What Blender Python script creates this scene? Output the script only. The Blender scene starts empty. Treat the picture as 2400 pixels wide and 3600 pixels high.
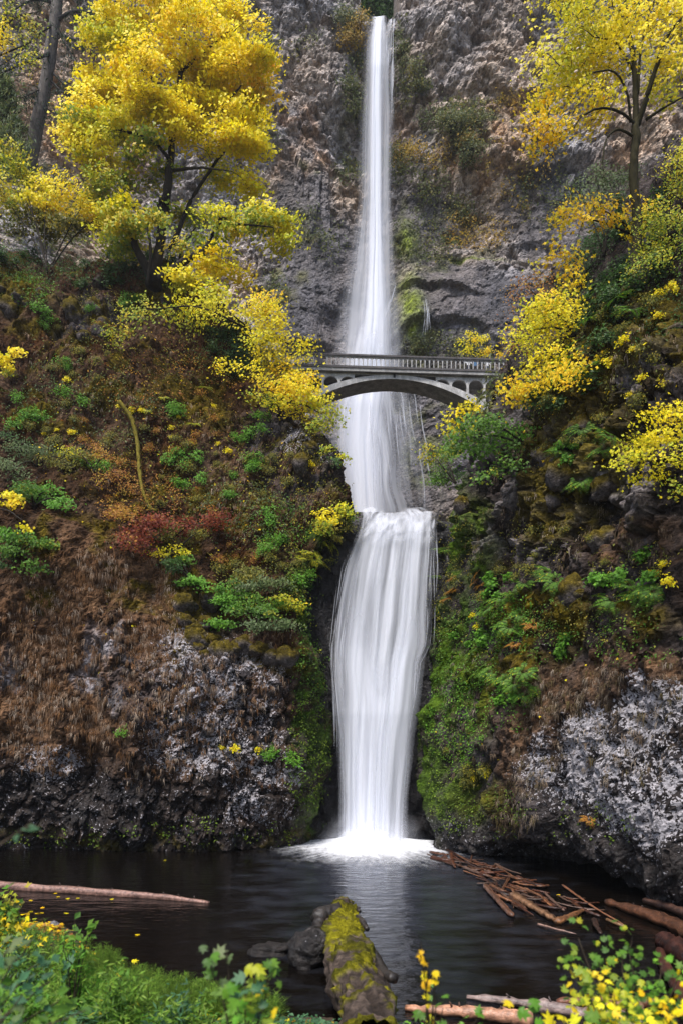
import bpy, math, random, time
import numpy as np
from mathutils import Vector
T0 = time.time()
random.seed(7)
RNG = np.random.default_rng(7)
SC = bpy.context.scene
COL = SC.collection

# ------------------------------------------------------------------ camera, sky, sun, exposure
FPX, HZ, CAMZ = 2400.0, 2620.0, 6.1          # focal length in photo pixels, horizon row, eye height above the pool
cam_d = bpy.data.cameras.new('camera')
cam_d.sensor_fit = 'VERTICAL'; cam_d.sensor_height = 36.0; cam_d.lens = 24.0
cam_d.shift_y = (HZ - 1800.0) / 3600.0
cam_d.clip_start = 0.05; cam_d.clip_end = 2000.0
cam_d.dof.use_dof = True; cam_d.dof.focus_distance = 42.0; cam_d.dof.aperture_fstop = 1.0
cam = bpy.data.objects.new('camera', cam_d); COL.objects.link(cam)
cam.location = (0, 0, CAMZ); cam.rotation_euler = (math.radians(90), 0, 0)
SC.camera = cam

SUN_EL, SUN_AZ = math.radians(60), math.radians(205)     # azimuth clockwise from +Y: behind the camera, a little left
wd = bpy.data.worlds.new('World'); SC.world = wd; wd.use_nodes = True
nt = wd.node_tree; bg = nt.nodes['Background']
sky = nt.nodes.new('ShaderNodeTexSky'); sky.sky_type = 'NISHITA'; sky.sun_disc = False
sky.sun_elevation = SUN_EL; sky.sun_rotation = SUN_AZ
sky.air_density = 1.0; sky.dust_density = 2.0; sky.ozone_density = 1.0
nt.links.new(sky.outputs[0], bg.inputs[0]); bg.inputs[1].default_value = 0.065
sun_d = bpy.data.lights.new('sun', 'SUN'); sun_d.energy = 1.5; sun_d.angle = math.radians(14); sun_d.color = (1.0, 0.96, 0.92)
sun = bpy.data.objects.new('sun', sun_d); COL.objects.link(sun)
sdir = Vector((math.sin(SUN_AZ) * math.cos(SUN_EL), math.cos(SUN_AZ) * math.cos(SUN_EL), math.sin(SUN_EL)))
sun.rotation_euler = sdir.to_track_quat('Z', 'Y').to_euler()
SC.view_settings.view_transform = 'Standard'; SC.view_settings.look = 'None'
SC.view_settings.gamma = 1.0; SC.view_settings.exposure = 1.6; SC.view_settings.use_curve_mapping = False
SC.render.engine = 'CYCLES'
SC.cycles.max_bounces = 6; SC.cycles.diffuse_bounces = 4; SC.cycles.glossy_bounces = 2
SC.cycles.transmission_bounces = 3; SC.cycles.transparent_max_bounces = 16; SC.cycles.volume_bounces = 0
SC.cycles.use_denoising = True

# ------------------------------------------------------------------ numeric helpers
def W(px, py, Y):
    return np.array([(px - 1200.0) / FPX * Y, Y, CAMZ + (HZ - py) / FPX * Y])
def proj(p):
    return 1200.0 + p[..., 0] / p[..., 1] * FPX, HZ - (p[..., 2] - CAMZ) / p[..., 1] * FPX
def lerp(a, b, t): return a + (b - a) * t
def sstep(a, b, x):
    t = np.clip((x - a) / (b - a), 0, 1); return t * t * (3 - 2 * t)
def hsh(ix, iy, iz, s):
    n = (ix.astype(np.int64) * 374761393 + iy.astype(np.int64) * 668265263 + iz.astype(np.int64) * 1274126177 + s * 974711) & 0xffffffff
    n = ((n ^ (n >> 13)) * 1274126177) & 0xffffffff
    n = ((n ^ (n >> 16)) * 2246822519) & 0xffffffff
    return ((n ^ (n >> 15)) & 0xffffff) / float(0x1000000)
def vnoise(p, s=0):
    i = np.floor(p); f = p - i; f = f * f * f * (f * (f * 6 - 15) + 10)
    ix, iy, iz = (i[..., k].astype(np.int64) for k in range(3))
    r = 0
    for dx in (0, 1):
        wx = f[..., 0] if dx else 1 - f[..., 0]
        for dy in (0, 1):
            wy = f[..., 1] if dy else 1 - f[..., 1]
            for dz in (0, 1):
                wz = f[..., 2] if dz else 1 - f[..., 2]
                r = r + wx * wy * wz * hsh(ix + dx, iy + dy, iz + dz, s)
    return r * 2 - 1
def fbm(p, oct=4, s=0, gain=0.5):
    r = 0; a = 1.0; q = np.asarray(p, float)
    for k in range(oct):
        r = r + a * vnoise(q, s + k * 17); a *= gain; q = q * 2.03 + 11.7
    return r
def facet(p, s=0):
    """nearest jittered cell: F1, F2-F1, a random number per cell, and a tilted plane per cell"""
    i = np.floor(p).astype(np.int64); n = p.shape[:-1]
    b1 = np.full(n, 9.0); b2 = np.full(n, 9.0); cr = np.zeros(n); pl = np.zeros(n)
    for dx in (-1, 0, 1):
        for dy in (-1, 0, 1):
            for dz in (-1, 0, 1):
                jx, jy, jz = i[..., 0] + dx, i[..., 1] + dy, i[..., 2] + dz
                hx, hy, hz = hsh(jx, jy, jz, s), hsh(jx, jy, jz, s + 1), hsh(jx, jy, jz, s + 2)
                ex, ey, ez = p[..., 0] - jx - hx, p[..., 1] - jy - hy, p[..., 2] - jz - hz
                d = np.sqrt(ex * ex + ey * ey + ez * ez)
                m = d < b1
                b2 = np.where(m, b1, np.minimum(b2, d))
                b1 = np.where(m, d, b1)
                c = (hx * 7.13 + hy * 3.7 + hz * 5.1) % 1.0
                g = ex * (hy * 2 - 1) + ey * (hz * 2 - 1) + ez * (hx * 2 - 1)
                cr = np.where(m, c, cr); pl = np.where(m, g, pl)
    return b1, b2 - b1, cr, pl
def interp(z, pts):
    a = np.array(pts, float)
    return np.interp(z, a[:, 0], a[:, 1])
def sinterp(z, pts):
    """smooth version of interp: average over a small window"""
    return sum(interp(z + k, pts) for k in (-1.2, -0.6, 0, 0.6, 1.2)) / 5.0
def unit(v):
    return v / np.maximum(np.linalg.norm(v, axis=-1, keepdims=True), 1e-9)
def rgb(*c): return np.array(c, float)
def mixc(a, b, t): return a * (1 - t[..., None]) + b * t[..., None]

# ------------------------------------------------------------------ mesh helpers
class MB:
    """collects polygons (arrays) and builds one mesh"""
    def __init__(self): self.v = []; self.f = {3: [], 4: []}; self.c = []; self.n = 0; self.poly = []
    def add(self, v, f3=None, f4=None, c=None):
        v = np.asarray(v, float).reshape(-1, 3)
        if f3 is not None and len(f3): self.f[3].append(np.asarray(f3) + self.n)
        if f4 is not None and len(f4): self.f[4].append(np.asarray(f4) + self.n)
        self.v.append(v)
        if c is None: c = (1, 1, 1)
        c = np.asarray(c, float)
        if c.ndim == 1: c = np.broadcast_to(c, (len(v), 3))
        self.c.append(c); self.n += len(v)
    def mesh(self, name, smooth=True, color=True):
        v = np.concatenate(self.v) if self.v else np.zeros((0, 3))
        me = bpy.data.meshes.new(name)
        t = np.concatenate(self.f[3]) if self.f[3] else np.zeros((0, 3), int)
        q = np.concatenate(self.f[4]) if self.f[4] else np.zeros((0, 4), int)
        me.vertices.add(len(v)); me.vertices.foreach_set('co', v.astype(np.float32).ravel())
        li = np.concatenate([t.ravel(), q.ravel()]).astype(np.int32)
        me.loops.add(len(li)); me.loops.foreach_set('vertex_index', li)
        st = np.concatenate([np.arange(len(t)) * 3, len(t) * 3 + np.arange(len(q)) * 4]).astype(np.int32)
        me.polygons.add(len(st)); me.polygons.foreach_set('loop_start', st)
        me.polygons.foreach_set('use_smooth', np.full(len(st), smooth, dtype=bool))
        if color:
            a = me.attributes.new('col', 'FLOAT_COLOR', 'POINT')
            c = np.concatenate(self.c); a.data.foreach_set('color', np.concatenate([c, np.ones((len(c), 1))], 1).astype(np.float32).ravel())
        me.update(calc_edges=True); me.validate()
        return me
def link(name, me, mat=None, parent=None, loc=None, rot=None):
    o = bpy.data.objects.new(name, me); COL.objects.link(o)
    if mat is not None and me is not None and not me.materials: me.materials.append(mat)
    if parent is not None: o.parent = parent
    if loc is not None: o.location = loc
    if rot is not None: o.rotation_euler = rot
    return o
def tag(o, label=None, cat=None, group=None, kind=None):
    for k, v in (('label', label), ('category', cat), ('group', group), ('kind', kind)):
        if v: o[k] = v
    return o
def empty(name, loc=(0, 0, 0), rot=(0, 0, 0)):
    o = bpy.data.objects.new(name, None); COL.objects.link(o); o.location = loc; o.rotation_euler = rot
    o.empty_display_size = 0.1
    return o
def copy_tree(o, parent=None):
    c = o.copy(); COL.objects.link(c); c.parent = parent
    for ch in o.children: copy_tree(ch, c)
    return c
def grid_faces(nu, nv):
    i = np.arange(nu * nv).reshape(nu, nv)
    return np.stack([i[:-1, :-1], i[1:, :-1], i[1:, 1:], i[:-1, 1:]], -1).reshape(-1, 4)
def grid_mesh(name, p, col=None, wet=None, uv=None, smooth=True, flip=False, lich_glint=None):
    nu, nv = p.shape[:2]; f = grid_faces(nu, nv)
    if flip: f = f[:, ::-1]
    mb = MB(); mb.add(p.reshape(-1, 3), f4=f, c=None if col is None else col.reshape(-1, 3))
    me = mb.mesh(name, smooth, col is not None)
    if wet is not None:
        a = me.attributes.new('wet', 'FLOAT', 'POINT'); a.data.foreach_set('value', wet.ravel().astype(np.float32))
    if lich_glint is not None:
        a = me.attributes.new('lich_glint', 'FLOAT', 'POINT'); a.data.foreach_set('value', lich_glint.ravel().astype(np.float32))
    if uv is not None:
        a = me.attributes.new('flow', 'FLOAT_VECTOR', 'POINT'); a.data.foreach_set('vector', uv.reshape(-1, 3).astype(np.float32).ravel())
    return me
def tube(mb, pts, rad, sides=6, col=(1, 1, 1), cap=True, jit=0.0):
    pts = np.asarray(pts, float); n = len(pts); rad = np.broadcast_to(np.asarray(rad, float), (n,))
    t = np.gradient(pts, axis=0); t = unit(t)
    ref = np.where(np.abs(t[:, 2:3]) < 0.9, np.array([[0, 0, 1.0]]), np.array([[1.0, 0, 0]]))
    a = unit(np.cross(t, ref)); b = np.cross(t, a)
    an = np.arange(sides) * 2 * math.pi / sides
    r = rad[:, None] * (1 + (jit * (RNG.random((n, sides)) - .5) if jit else 0))
    v = pts[:, None, :] + r[..., None] * (np.cos(an)[None, :, None] * a[:, None, :] + np.sin(an)[None, :, None] * b[:, None, :])
    i = np.arange(n * sides).reshape(n, sides); j = np.roll(i, -1, 1)
    f = np.stack([i[:-1], j[:-1], j[1:], i[1:]], -1).reshape(-1, 4)
    v = v.reshape(-1, 3); f3 = []
    if cap:
        v = np.concatenate([v, pts[:1], pts[-1:]]); k = n * sides
        f3 = [[k, j[0, s], i[0, s]] for s in range(sides)] + [[k + 1, i[-1, s], j[-1, s]] for s in range(sides)]
    mb.add(v, f3=f3 if cap else None, f4=f, c=col)
def spline(pts, n):
    """Catmull-Rom through the points"""
    p = np.asarray(pts, float)
    if len(p) < 3:
        return p[0] + (p[-1] - p[0]) * np.linspace(0, 1, n)[:, None]
    q = np.vstack([2 * p[0] - p[1], p, 2 * p[-1] - p[-2]])
    s = np.linspace(0, len(p) - 1, n); k = np.minimum(s.astype(int), len(p) - 2); t = (s - k)[:, None]
    a, b, c, d = q[k], q[k + 1], q[k + 2], q[k + 3]
    return 0.5 * (2 * b + (c - a) * t + (2 * a - 5 * b + 4 * c - d) * t * t + (3 * b - a - 3 * c + d) * t ** 3)
def prism(mb, poly, y0, y1, col=(1, 1, 1)):
    """polygon in x,z extruded along y (fan caps: star-shaped about its centroid)"""
    p = np.asarray(poly, float); n = len(p); c = p.mean(0)
    v = [(x, y0, z) for x, z in p] + [(x, y1, z) for x, z in p] + [(c[0], y0, c[1]), (c[0], y1, c[1])]
    f4 = [[i, (i + 1) % n, n + (i + 1) % n, n + i] for i in range(n)]
    f3 = [[2 * n, (i + 1) % n, i] for i in range(n)] + [[2 * n + 1, n + i, n + (i + 1) % n] for i in range(n)]
    mb.add(v, f3=f3, f4=f4, c=col)
def strip_prism(mb, top, bot, y0, y1, col=(1, 1, 1)):
    """band between two x,z curves of equal length, extruded along y"""
    top = np.asarray(top, float); bot = np.asarray(bot, float); n = len(top)
    v = []
    for y in (y0, y1):
        v += [(x, y, z) for x, z in top] + [(x, y, z) for x, z in bot]
    f = []
    for i in range(n - 1):
        f += [[i, i + 1, n + i + 1, n + i], [2 * n + i + 1, 2 * n + i, 3 * n + i, 3 * n + i + 1],
              [i + 1, i, 2 * n + i, 2 * n + i + 1], [n + i, n + i + 1, 3 * n + i + 1, 3 * n + i]]
    f += [[0, n, 3 * n, 2 * n], [n - 1, 2 * n + n - 1, 3 * n + n - 1, n + n - 1]]
    mb.add(v, f4=f, c=col)
def box(mb, x0, x1, y0, y1, z0, z1, col=(1, 1, 1)):
    v = [(x, y, z) for z in (z0, z1) for y in (y0, y1) for x in (x0, x1)]
    mb.add(v, f4=[[0, 2, 3, 1], [4, 5, 7, 6], [0, 1, 5, 4], [2, 6, 7, 3], [0, 4, 6, 2], [1, 3, 7, 5]], c=col)

# ------------------------------------------------------------------ materials
def newmat(name):
    m = bpy.data.materials.new(name); m.use_nodes = True
    n = m.node_tree.nodes; l = m.node_tree.links
    return m, n, l, n['Principled BSDF']
def nd(n, kind, **kw):
    x = n.new(kind)
    for k, v in kw.items(): setattr(x, k, v)
    return x
def noise_node(n, l, scale, detail=4, rough=0.6, coord=None, stretch=None):
    t = nd(n, 'ShaderNodeTexNoise'); t.inputs['Scale'].default_value = scale; t.inputs['Detail'].default_value = detail
    t.inputs['Roughness'].default_value = rough
    if coord is None:
        tc = nd(n, 'ShaderNodeTexCoord'); coord = tc.outputs['Object']
    if stretch:
        mp = nd(n, 'ShaderNodeMapping'); mp.inputs['Scale'].default_value = stretch
        l.new(coord, mp.inputs[0]); coord = mp.outputs[0]
    l.new(coord, t.inputs['Vector'])
    return t
def maprange(n, l, src, a, b, c, d):
    m = nd(n, 'ShaderNodeMapRange'); l.new(src, m.inputs[0])
    for i, v in enumerate((a, b, c, d)): m.inputs[1 + i].default_value = v
    return m.outputs[0]
def math_node(n, l, op, a, b):
    m = nd(n, 'ShaderNodeMath', operation=op)
    for i, v in enumerate((a, b)):
        if isinstance(v, (int, float)): m.inputs[i].default_value = v
        else: l.new(v, m.inputs[i])
    return m.outputs[0]
def mulcol(n, l, colsock, valsock):
    m = nd(n, 'ShaderNodeVectorMath', operation='SCALE'); l.new(colsock, m.inputs[0]); l.new(valsock, m.inputs['Scale'])
    return m.outputs[0]
def rock_mat(name, s1, s2, bump, lo=0.55, hi=1.5, cell=2.0, speck=6.0, dist=0.15):
    m, n, l, b = newmat(name)
    at = nd(n, 'ShaderNodeAttribute', attribute_name='col'); wt = nd(n, 'ShaderNodeAttribute', attribute_name='wet'); lt = nd(n, 'ShaderNodeAttribute', attribute_name='lich_glint')
    tc = nd(n, 'ShaderNodeTexCoord')
    t1 = noise_node(n, l, s1, 6, 0.72, tc.outputs['Object']); t2 = noise_node(n, l, s2, 3, 0.6, tc.outputs['Object'])
    # coordinates warped a little so that the stones are not tidy polygons
    wn = noise_node(n, l, cell * .8, 2, 0.5, tc.outputs['Object'])
    wa = nd(n, 'ShaderNodeVectorMath', operation='MULTIPLY_ADD'); l.new(wn.outputs['Color'], wa.inputs[0]); wa.inputs[1].default_value = (.7 / cell,) * 3; l.new(tc.outputs['Object'], wa.inputs[2])
    def vor(sc, feat='F1'):
        v = nd(n, 'ShaderNodeTexVoronoi', feature=feat); v.inputs['Scale'].default_value = sc; l.new(wa.outputs[0], v.inputs['Vector']); return v
    v1 = vor(cell); v2 = vor(cell * 2.7)
    def first(sock):
        s = nd(n, 'ShaderNodeSeparateColor'); l.new(sock, s.inputs[0]); return s.outputs[0]
    val = math_node(n, l, 'MULTIPLY', maprange(n, l, t1.outputs[0], 0.3, 0.7, lo, hi), maprange(n, l, t2.outputs[0], 0.3, 0.7, 0.75, 1.25))
    val = math_node(n, l, 'MULTIPLY', val, maprange(n, l, first(v1.outputs['Color']), 0, 1, .72, 1.28))
    val = math_node(n, l, 'MULTIPLY', val, maprange(n, l, first(v2.outputs['Color']), 0, 1, .72, 1.28))
    base = mulcol(n, l, at.outputs['Color'], val)
    v3 = vor(speck); v4 = vor(speck * 2.3)
    pick = math_node(n, l, 'ADD', math_node(n, l, 'MULTIPLY', first(v3.outputs['Color']), .6), math_node(n, l, 'MULTIPLY', first(v4.outputs['Color']), .4))
    pick = math_node(n, l, 'ADD', pick, math_node(n, l, 'MULTIPLY', math_node(n, l, 'SUBTRACT', t1.outputs[0], .5), .3))
    lim = math_node(n, l, 'SUBTRACT', lt.outputs['Fac'], math_node(n, l, 'SUBTRACT', .98, pick))
    fac = maprange(n, l, lim, 0.0, .05, 0, 1)
    mx = nd(n, 'ShaderNodeMix', data_type='RGBA'); l.new(fac, mx.inputs[0]); l.new(base, mx.inputs[6])
    lc = nd(n, 'ShaderNodeCombineColor'); 
    vv = maprange(n, l, first(v4.outputs['Color']), 0, 1, .18, .50)
    l.new(vv, lc.inputs[0]); l.new(math_node(n, l, 'MULTIPLY', vv, .94), lc.inputs[1]); l.new(math_node(n, l, 'MULTIPLY', vv, .98), lc.inputs[2])
    l.new(lc.outputs[0], mx.inputs[7]); l.new(mx.outputs[2], b.inputs['Base Color'])
    l.new(maprange(n, l, wt.outputs['Fac'], 0, 1, 0.9, 0.27), b.inputs['Roughness'])
    l.new(maprange(n, l, wt.outputs['Fac'], 0, 1, 0.08, 0.45), b.inputs['Specular IOR Level'])
    h = math_node(n, l, 'SUBTRACT', t1.outputs[0], math_node(n, l, 'ADD', math_node(n, l, 'MULTIPLY', v1.outputs['Distance'], .9), math_node(n, l, 'MULTIPLY', v2.outputs['Distance'], .5)))
    h = math_node(n, l, 'ADD', h, math_node(n, l, 'MULTIPLY', pick, .25))
    bp = nd(n, 'ShaderNodeBump'); bp.inputs['Strength'].default_value = bump; bp.inputs['Distance'].default_value = dist
    l.new(h, bp.inputs['Height']); l.new(bp.outputs[0], b.inputs['Normal'])
    return m
M = {}
M['cliff'] = rock_mat('cliff_rock', 4.5, 16.0, 0.8, 0.5, 1.5, cell=2.2, speck=8.0, dist=.16)
M['wall'] = rock_mat('far_wall_rock', 2.2, 7.0, 0.9, 0.55, 1.45, cell=1.3, speck=3, dist=.40)
def attr_mat(name, rough=0.8, spec=0.3, noise=6.0, lo=0.7, hi=1.3, bump=0.0, transl=0.0, stretch=None):
    m, n, l, b = newmat(name)
    at = nd(n, 'ShaderNodeAttribute', attribute_name='col')
    t = noise_node(n, l, noise, 4, 0.65, stretch=stretch)
    c = mulcol(n, l, at.outputs['Color'], maprange(n, l, t.outputs[0], 0.3, 0.7, lo, hi))
    l.new(c, b.inputs['Base Color']); b.inputs['Roughness'].default_value = rough; b.inputs['Specular IOR Level'].default_value = spec
    if bump:
        bp = nd(n, 'ShaderNodeBump'); bp.inputs['Strength'].default_value = bump; bp.inputs['Distance'].default_value = 0.05
        l.new(t.outputs[0], bp.inputs['Height']); l.new(bp.outputs[0], b.inputs['Normal'])
    if transl:
        tr = nd(n, 'ShaderNodeBsdfTranslucent'); l.new(c, tr.inputs[0])
        mx = nd(n, 'ShaderNodeMixShader'); mx.inputs[0].default_value = transl
        l.new(b.outputs[0], mx.inputs[1]); l.new(tr.outputs[0], mx.inputs[2]); l.new(mx.outputs[0], n['Material Output'].inputs[0])
    return m
M['leaf'] = attr_mat('leaf', 0.5, 0.3, 3.0, 0.85, 1.15, transl=0.40)
M['bark'] = attr_mat('bark', 0.9, 0.2, 9.0, 0.5, 1.5, bump=0.8, stretch=(1, 1, 0.3))
M['grass'] = attr_mat('dry_grass_blades', 0.8, 0.15, 2.0, 0.7, 1.3, transl=0.2)
M['wood'] = attr_mat('drift_wood', 0.42, 0.5, 7.0, 0.35, 1.6, bump=0.8)
M['soil'] = attr_mat('bank_soil', 0.85, 0.3, 4.0, 0.5, 1.5, bump=0.9)
def concrete():
    m, n, l, b = newmat('weathered_concrete')
    at = nd(n, 'ShaderNodeAttribute', attribute_name='col')
    t1 = noise_node(n, l, 1.6, 6, 0.7, stretch=(1, 1, 0.5)); t2 = noise_node(n, l, 9, 5, 0.7)
    v = math_node(n, l, 'MULTIPLY', maprange(n, l, t1.outputs[0], 0.35, 0.65, 0.6, 1.2), maprange(n, l, t2.outputs[0], 0.35, 0.65, 0.7, 1.2))
    l.new(mulcol(n, l, at.outputs['Color'], v), b.inputs['Base Color']); b.inputs['Roughness'].default_value = 0.85
    bp = nd(n, 'ShaderNodeBump'); bp.inputs['Strength'].default_value = 0.4; bp.inputs['Distance'].default_value = 0.02
    l.new(t2.outputs[0], bp.inputs['Height']); l.new(bp.outputs[0], b.inputs['Normal'])
    return m
M['concrete'] = concrete()
def fall_mat(name, su, sv, lo, hi, a0, a1, seed, edge=0.12):
    """thin white falling water: streaks along the flow let what is behind show through"""
    m, n, l, b = newmat(name)
    at = nd(n, 'ShaderNodeAttribute', attribute_name='flow')
    mp = nd(n, 'ShaderNodeMapping'); mp.inputs['Scale'].default_value = (su, sv, 1); mp.inputs['Location'].default_value = (seed, seed * 0.7, 0)
    l.new(at.outputs['Vector'], mp.inputs[0])
    t = nd(n, 'ShaderNodeTexNoise'); t.inputs['Scale'].default_value = 1.0; t.inputs['Detail'].default_value = 2; t.inputs['Roughness'].default_value = 0.5
    l.new(mp.outputs[0], t.inputs['Vector'])
    mp2 = nd(n, 'ShaderNodeMapping'); mp2.inputs['Scale'].default_value = (su * 5, sv * 1.3, 1); mp2.inputs['Location'].default_value = (seed, seed * 1.7, 0)
    l.new(at.outputs['Vector'], mp2.inputs[0])
    t2 = nd(n, 'ShaderNodeTexNoise'); t2.inputs['Scale'].default_value = 1.0; t2.inputs['Detail'].default_value = 3
    l.new(mp2.outputs[0], t2.inputs['Vector'])
    hs = math_node(n, l, 'ADD', math_node(n, l, 'MULTIPLY', t.outputs[0], 0.86), math_node(n, l, 'MULTIPLY', t2.outputs[0], 0.14))
    a = maprange(n, l, hs, lo, hi, a0, a1)
    sp = nd(n, 'ShaderNodeSeparateXYZ'); l.new(at.outputs['Vector'], sp.inputs[0])
    a = math_node(n, l, 'MULTIPLY', a, sp.outputs['Z'])           # z of the flow attribute: how dense the water is there
    tr = nd(n, 'ShaderNodeBsdfTransparent')
    df = nd(n, 'ShaderNodeBsdfDiffuse'); df.inputs[0].default_value = (0.84, 0.86, 0.93, 1)
    tl = nd(n, 'ShaderNodeBsdfTranslucent'); tl.inputs[0].default_value = (0.84, 0.86, 0.93, 1)
    mx = nd(n, 'ShaderNodeMixShader'); mx.inputs[0].default_value = 0.25
    l.new(df.outputs[0], mx.inputs[1]); l.new(tl.outputs[0], mx.inputs[2])
    m2 = nd(n, 'ShaderNodeMixShader'); l.new(a, m2.inputs[0]); l.new(tr.outputs[0], m2.inputs[1]); l.new(mx.outputs[0], m2.inputs[2])
    l.new(m2.outputs[0], n['Material Output'].inputs[0]); n.remove(b)
    return m
def water_mat():
    m, n, l, b = newmat('pool_water')
    b.inputs['Base Color'].default_value = (0.012, 0.009, 0.007, 1); b.inputs['Roughness'].default_value = 0.13; b.inputs['IOR'].default_value = 1.33; b.inputs['Specular IOR Level'].default_value = 0.28
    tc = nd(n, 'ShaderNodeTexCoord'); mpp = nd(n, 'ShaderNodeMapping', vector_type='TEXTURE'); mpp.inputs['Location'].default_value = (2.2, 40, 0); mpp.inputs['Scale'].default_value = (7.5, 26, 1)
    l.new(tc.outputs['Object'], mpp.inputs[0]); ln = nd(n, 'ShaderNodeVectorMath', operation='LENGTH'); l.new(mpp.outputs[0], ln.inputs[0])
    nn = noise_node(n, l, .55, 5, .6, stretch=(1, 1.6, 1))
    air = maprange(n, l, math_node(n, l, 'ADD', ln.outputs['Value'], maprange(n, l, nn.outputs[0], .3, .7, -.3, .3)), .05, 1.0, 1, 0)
    mc = nd(n, 'ShaderNodeMix', data_type='RGBA'); l.new(air, mc.inputs[0]); mc.inputs[6].default_value = (.0035, .0026, .002, 1); mc.inputs[7].default_value = (.040, .045, .060, 1)  # bluish sheen reflected from falls and sky painted into the colour, with aerated water
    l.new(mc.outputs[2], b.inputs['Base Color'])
    t1 = noise_node(n, l, 1.5, 3, 0.5, stretch=(1, 2.2, 1)); t2 = noise_node(n, l, 0.5, 2, 0.5, stretch=(1, 1.8, 1))
    h = math_node(n, l, 'ADD', t1.outputs[0], math_node(n, l, 'MULTIPLY', t2.outputs[0], 1.5))
    bp = nd(n, 'ShaderNodeBump'); bp.inputs['Strength'].default_value = 0.16; bp.inputs['Distance'].default_value = 0.25
    l.new(h, bp.inputs['Height']); l.new(bp.outputs[0], b.inputs['Normal'])
    return m
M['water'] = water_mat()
def foam_mat():
    m, n, l, b = newmat('foam')
    at = nd(n, 'ShaderNodeAttribute', attribute_name='flow'); sp = nd(n, 'ShaderNodeSeparateXYZ'); l.new(at.outputs['Vector'], sp.inputs[0])
    t = noise_node(n, l, .9, 5, .65, stretch=(1.6, .7, 1)); t2 = noise_node(n, l, 4, 4, .65, stretch=(1.3, .6, 1))
    hs = math_node(n, l, 'ADD', math_node(n, l, 'MULTIPLY', t.outputs[0], .6), math_node(n, l, 'MULTIPLY', t2.outputs[0], .4))
    k = math_node(n, l, 'ADD', hs, math_node(n, l, 'MULTIPLY', math_node(n, l, 'SUBTRACT', sp.outputs['Z'], .5), .75))
    a = math_node(n, l, 'MULTIPLY', maprange(n, l, k, .22, .78, 0, 1), maprange(n, l, sp.outputs['Z'], 0, .6, 0, 1))
    tr = nd(n, 'ShaderNodeBsdfTransparent'); df = nd(n, 'ShaderNodeBsdfDiffuse'); df.inputs[0].default_value = (.92, .93, .97, 1)
    m2 = nd(n, 'ShaderNodeMixShader'); l.new(a, m2.inputs[0]); l.new(tr.outputs[0], m2.inputs[1]); l.new(df.outputs[0], m2.inputs[2])
    l.new(m2.outputs[0], n['Material Output'].inputs[0]); n.remove(b)
    return m
M['foam'] = foam_mat()

# ------------------------------------------------------------------ depth map of the built ground, for standing plants on it
ZB = np.full((1000, 760), 1e9); ZI = {}
def zb_add(p, nrm, bias=0.0):
    """record a surface's points in the map (photo pixels / 4, margin 200 px)"""
    q = p.reshape(-1, 3); n = nrm.reshape(-1, 3)
    ok = q[:, 1] > 1; q = q[ok]; n = n[ok]
    px, py = proj(q)
    c = ((px + 300) / 4).astype(int); r = ((py + 200) / 4).astype(int)
    k = (c >= 0) & (c < 760) & (r >= 0) & (r < 1000)
    c, r, q, n = c[k], r[k], q[k], n[k]
    o = np.argsort(-q[:, 1])
    c, r, q, n = c[o], r[o], q[o], n[o]
    m = q[:, 1] < ZB[r, c]
    c, r, q, n = c[m], r[m], q[m], n[m]
    ZB[r, c] = q[:, 1]; ZN[r, c] = n
ZN = np.zeros((1000, 760, 3)); ZN[..., 1] = -1
def ground_at(px, py):
    """depth and outward normal of the first surface at a photo pixel"""
    c = int((px + 300) / 4); r = int((py + 200) / 4)
    c = min(max(c, 2), 757); r = min(max(r, 2), 997)
    w = ZB[r - 2:r + 3, c - 2:c + 3]; i = np.unravel_index(np.argmin(w), w.shape)
    Y = float(w[i])
    n = unit(ZN[r - 2:r + 3, c - 2:c + 3].reshape(-1, 3).mean(0))
    return (Y if Y < 1e8 else 60.0), n
def spot(px, py, off=0.0):
    Y, n = ground_at(px, py); return W(px, py, Y) + n * off, n
def ell(px, py, L):
    """soft union of ellipses (cx, cy, rx, ry) in photo pixels"""
    r = np.zeros_like(px)
    for cx, cy, rx, ry in L:
        d = np.sqrt(((px - cx) / rx) ** 2 + ((py - cy) / ry) ** 2)
        r = np.maximum(r, sstep(1.25, 0.6, d))
    return r
def normals_of(p):
    du = np.gradient(p, axis=0); dv = np.gradient(p, axis=1)
    return unit(np.cross(du, dv))
# ================================================================== THE SETTING
SOIL, MOSS, MOSSG = rgb(.058, .024, .008), rgb(.095, .070, .003), rgb(.045, .085, .004)
ROCKD, ROCKM, LICH, STRAW = rgb(.012, .010, .0105), rgb(.055, .047, .048), rgb(.50, .47, .50), rgb(.19, .105, .055)
def warp(q, s, seed): return q + s * np.stack([fbm(q / (s * 2.2), 2, seed), fbm(q / (s * 2.2), 2, seed + 40), fbm(q / (s * 2.2), 2, seed + 80)], -1)
def hyper(u, r):
    s = np.sqrt(u * u + r * r); return (u - s) / 2, (u + s) / 2

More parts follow.
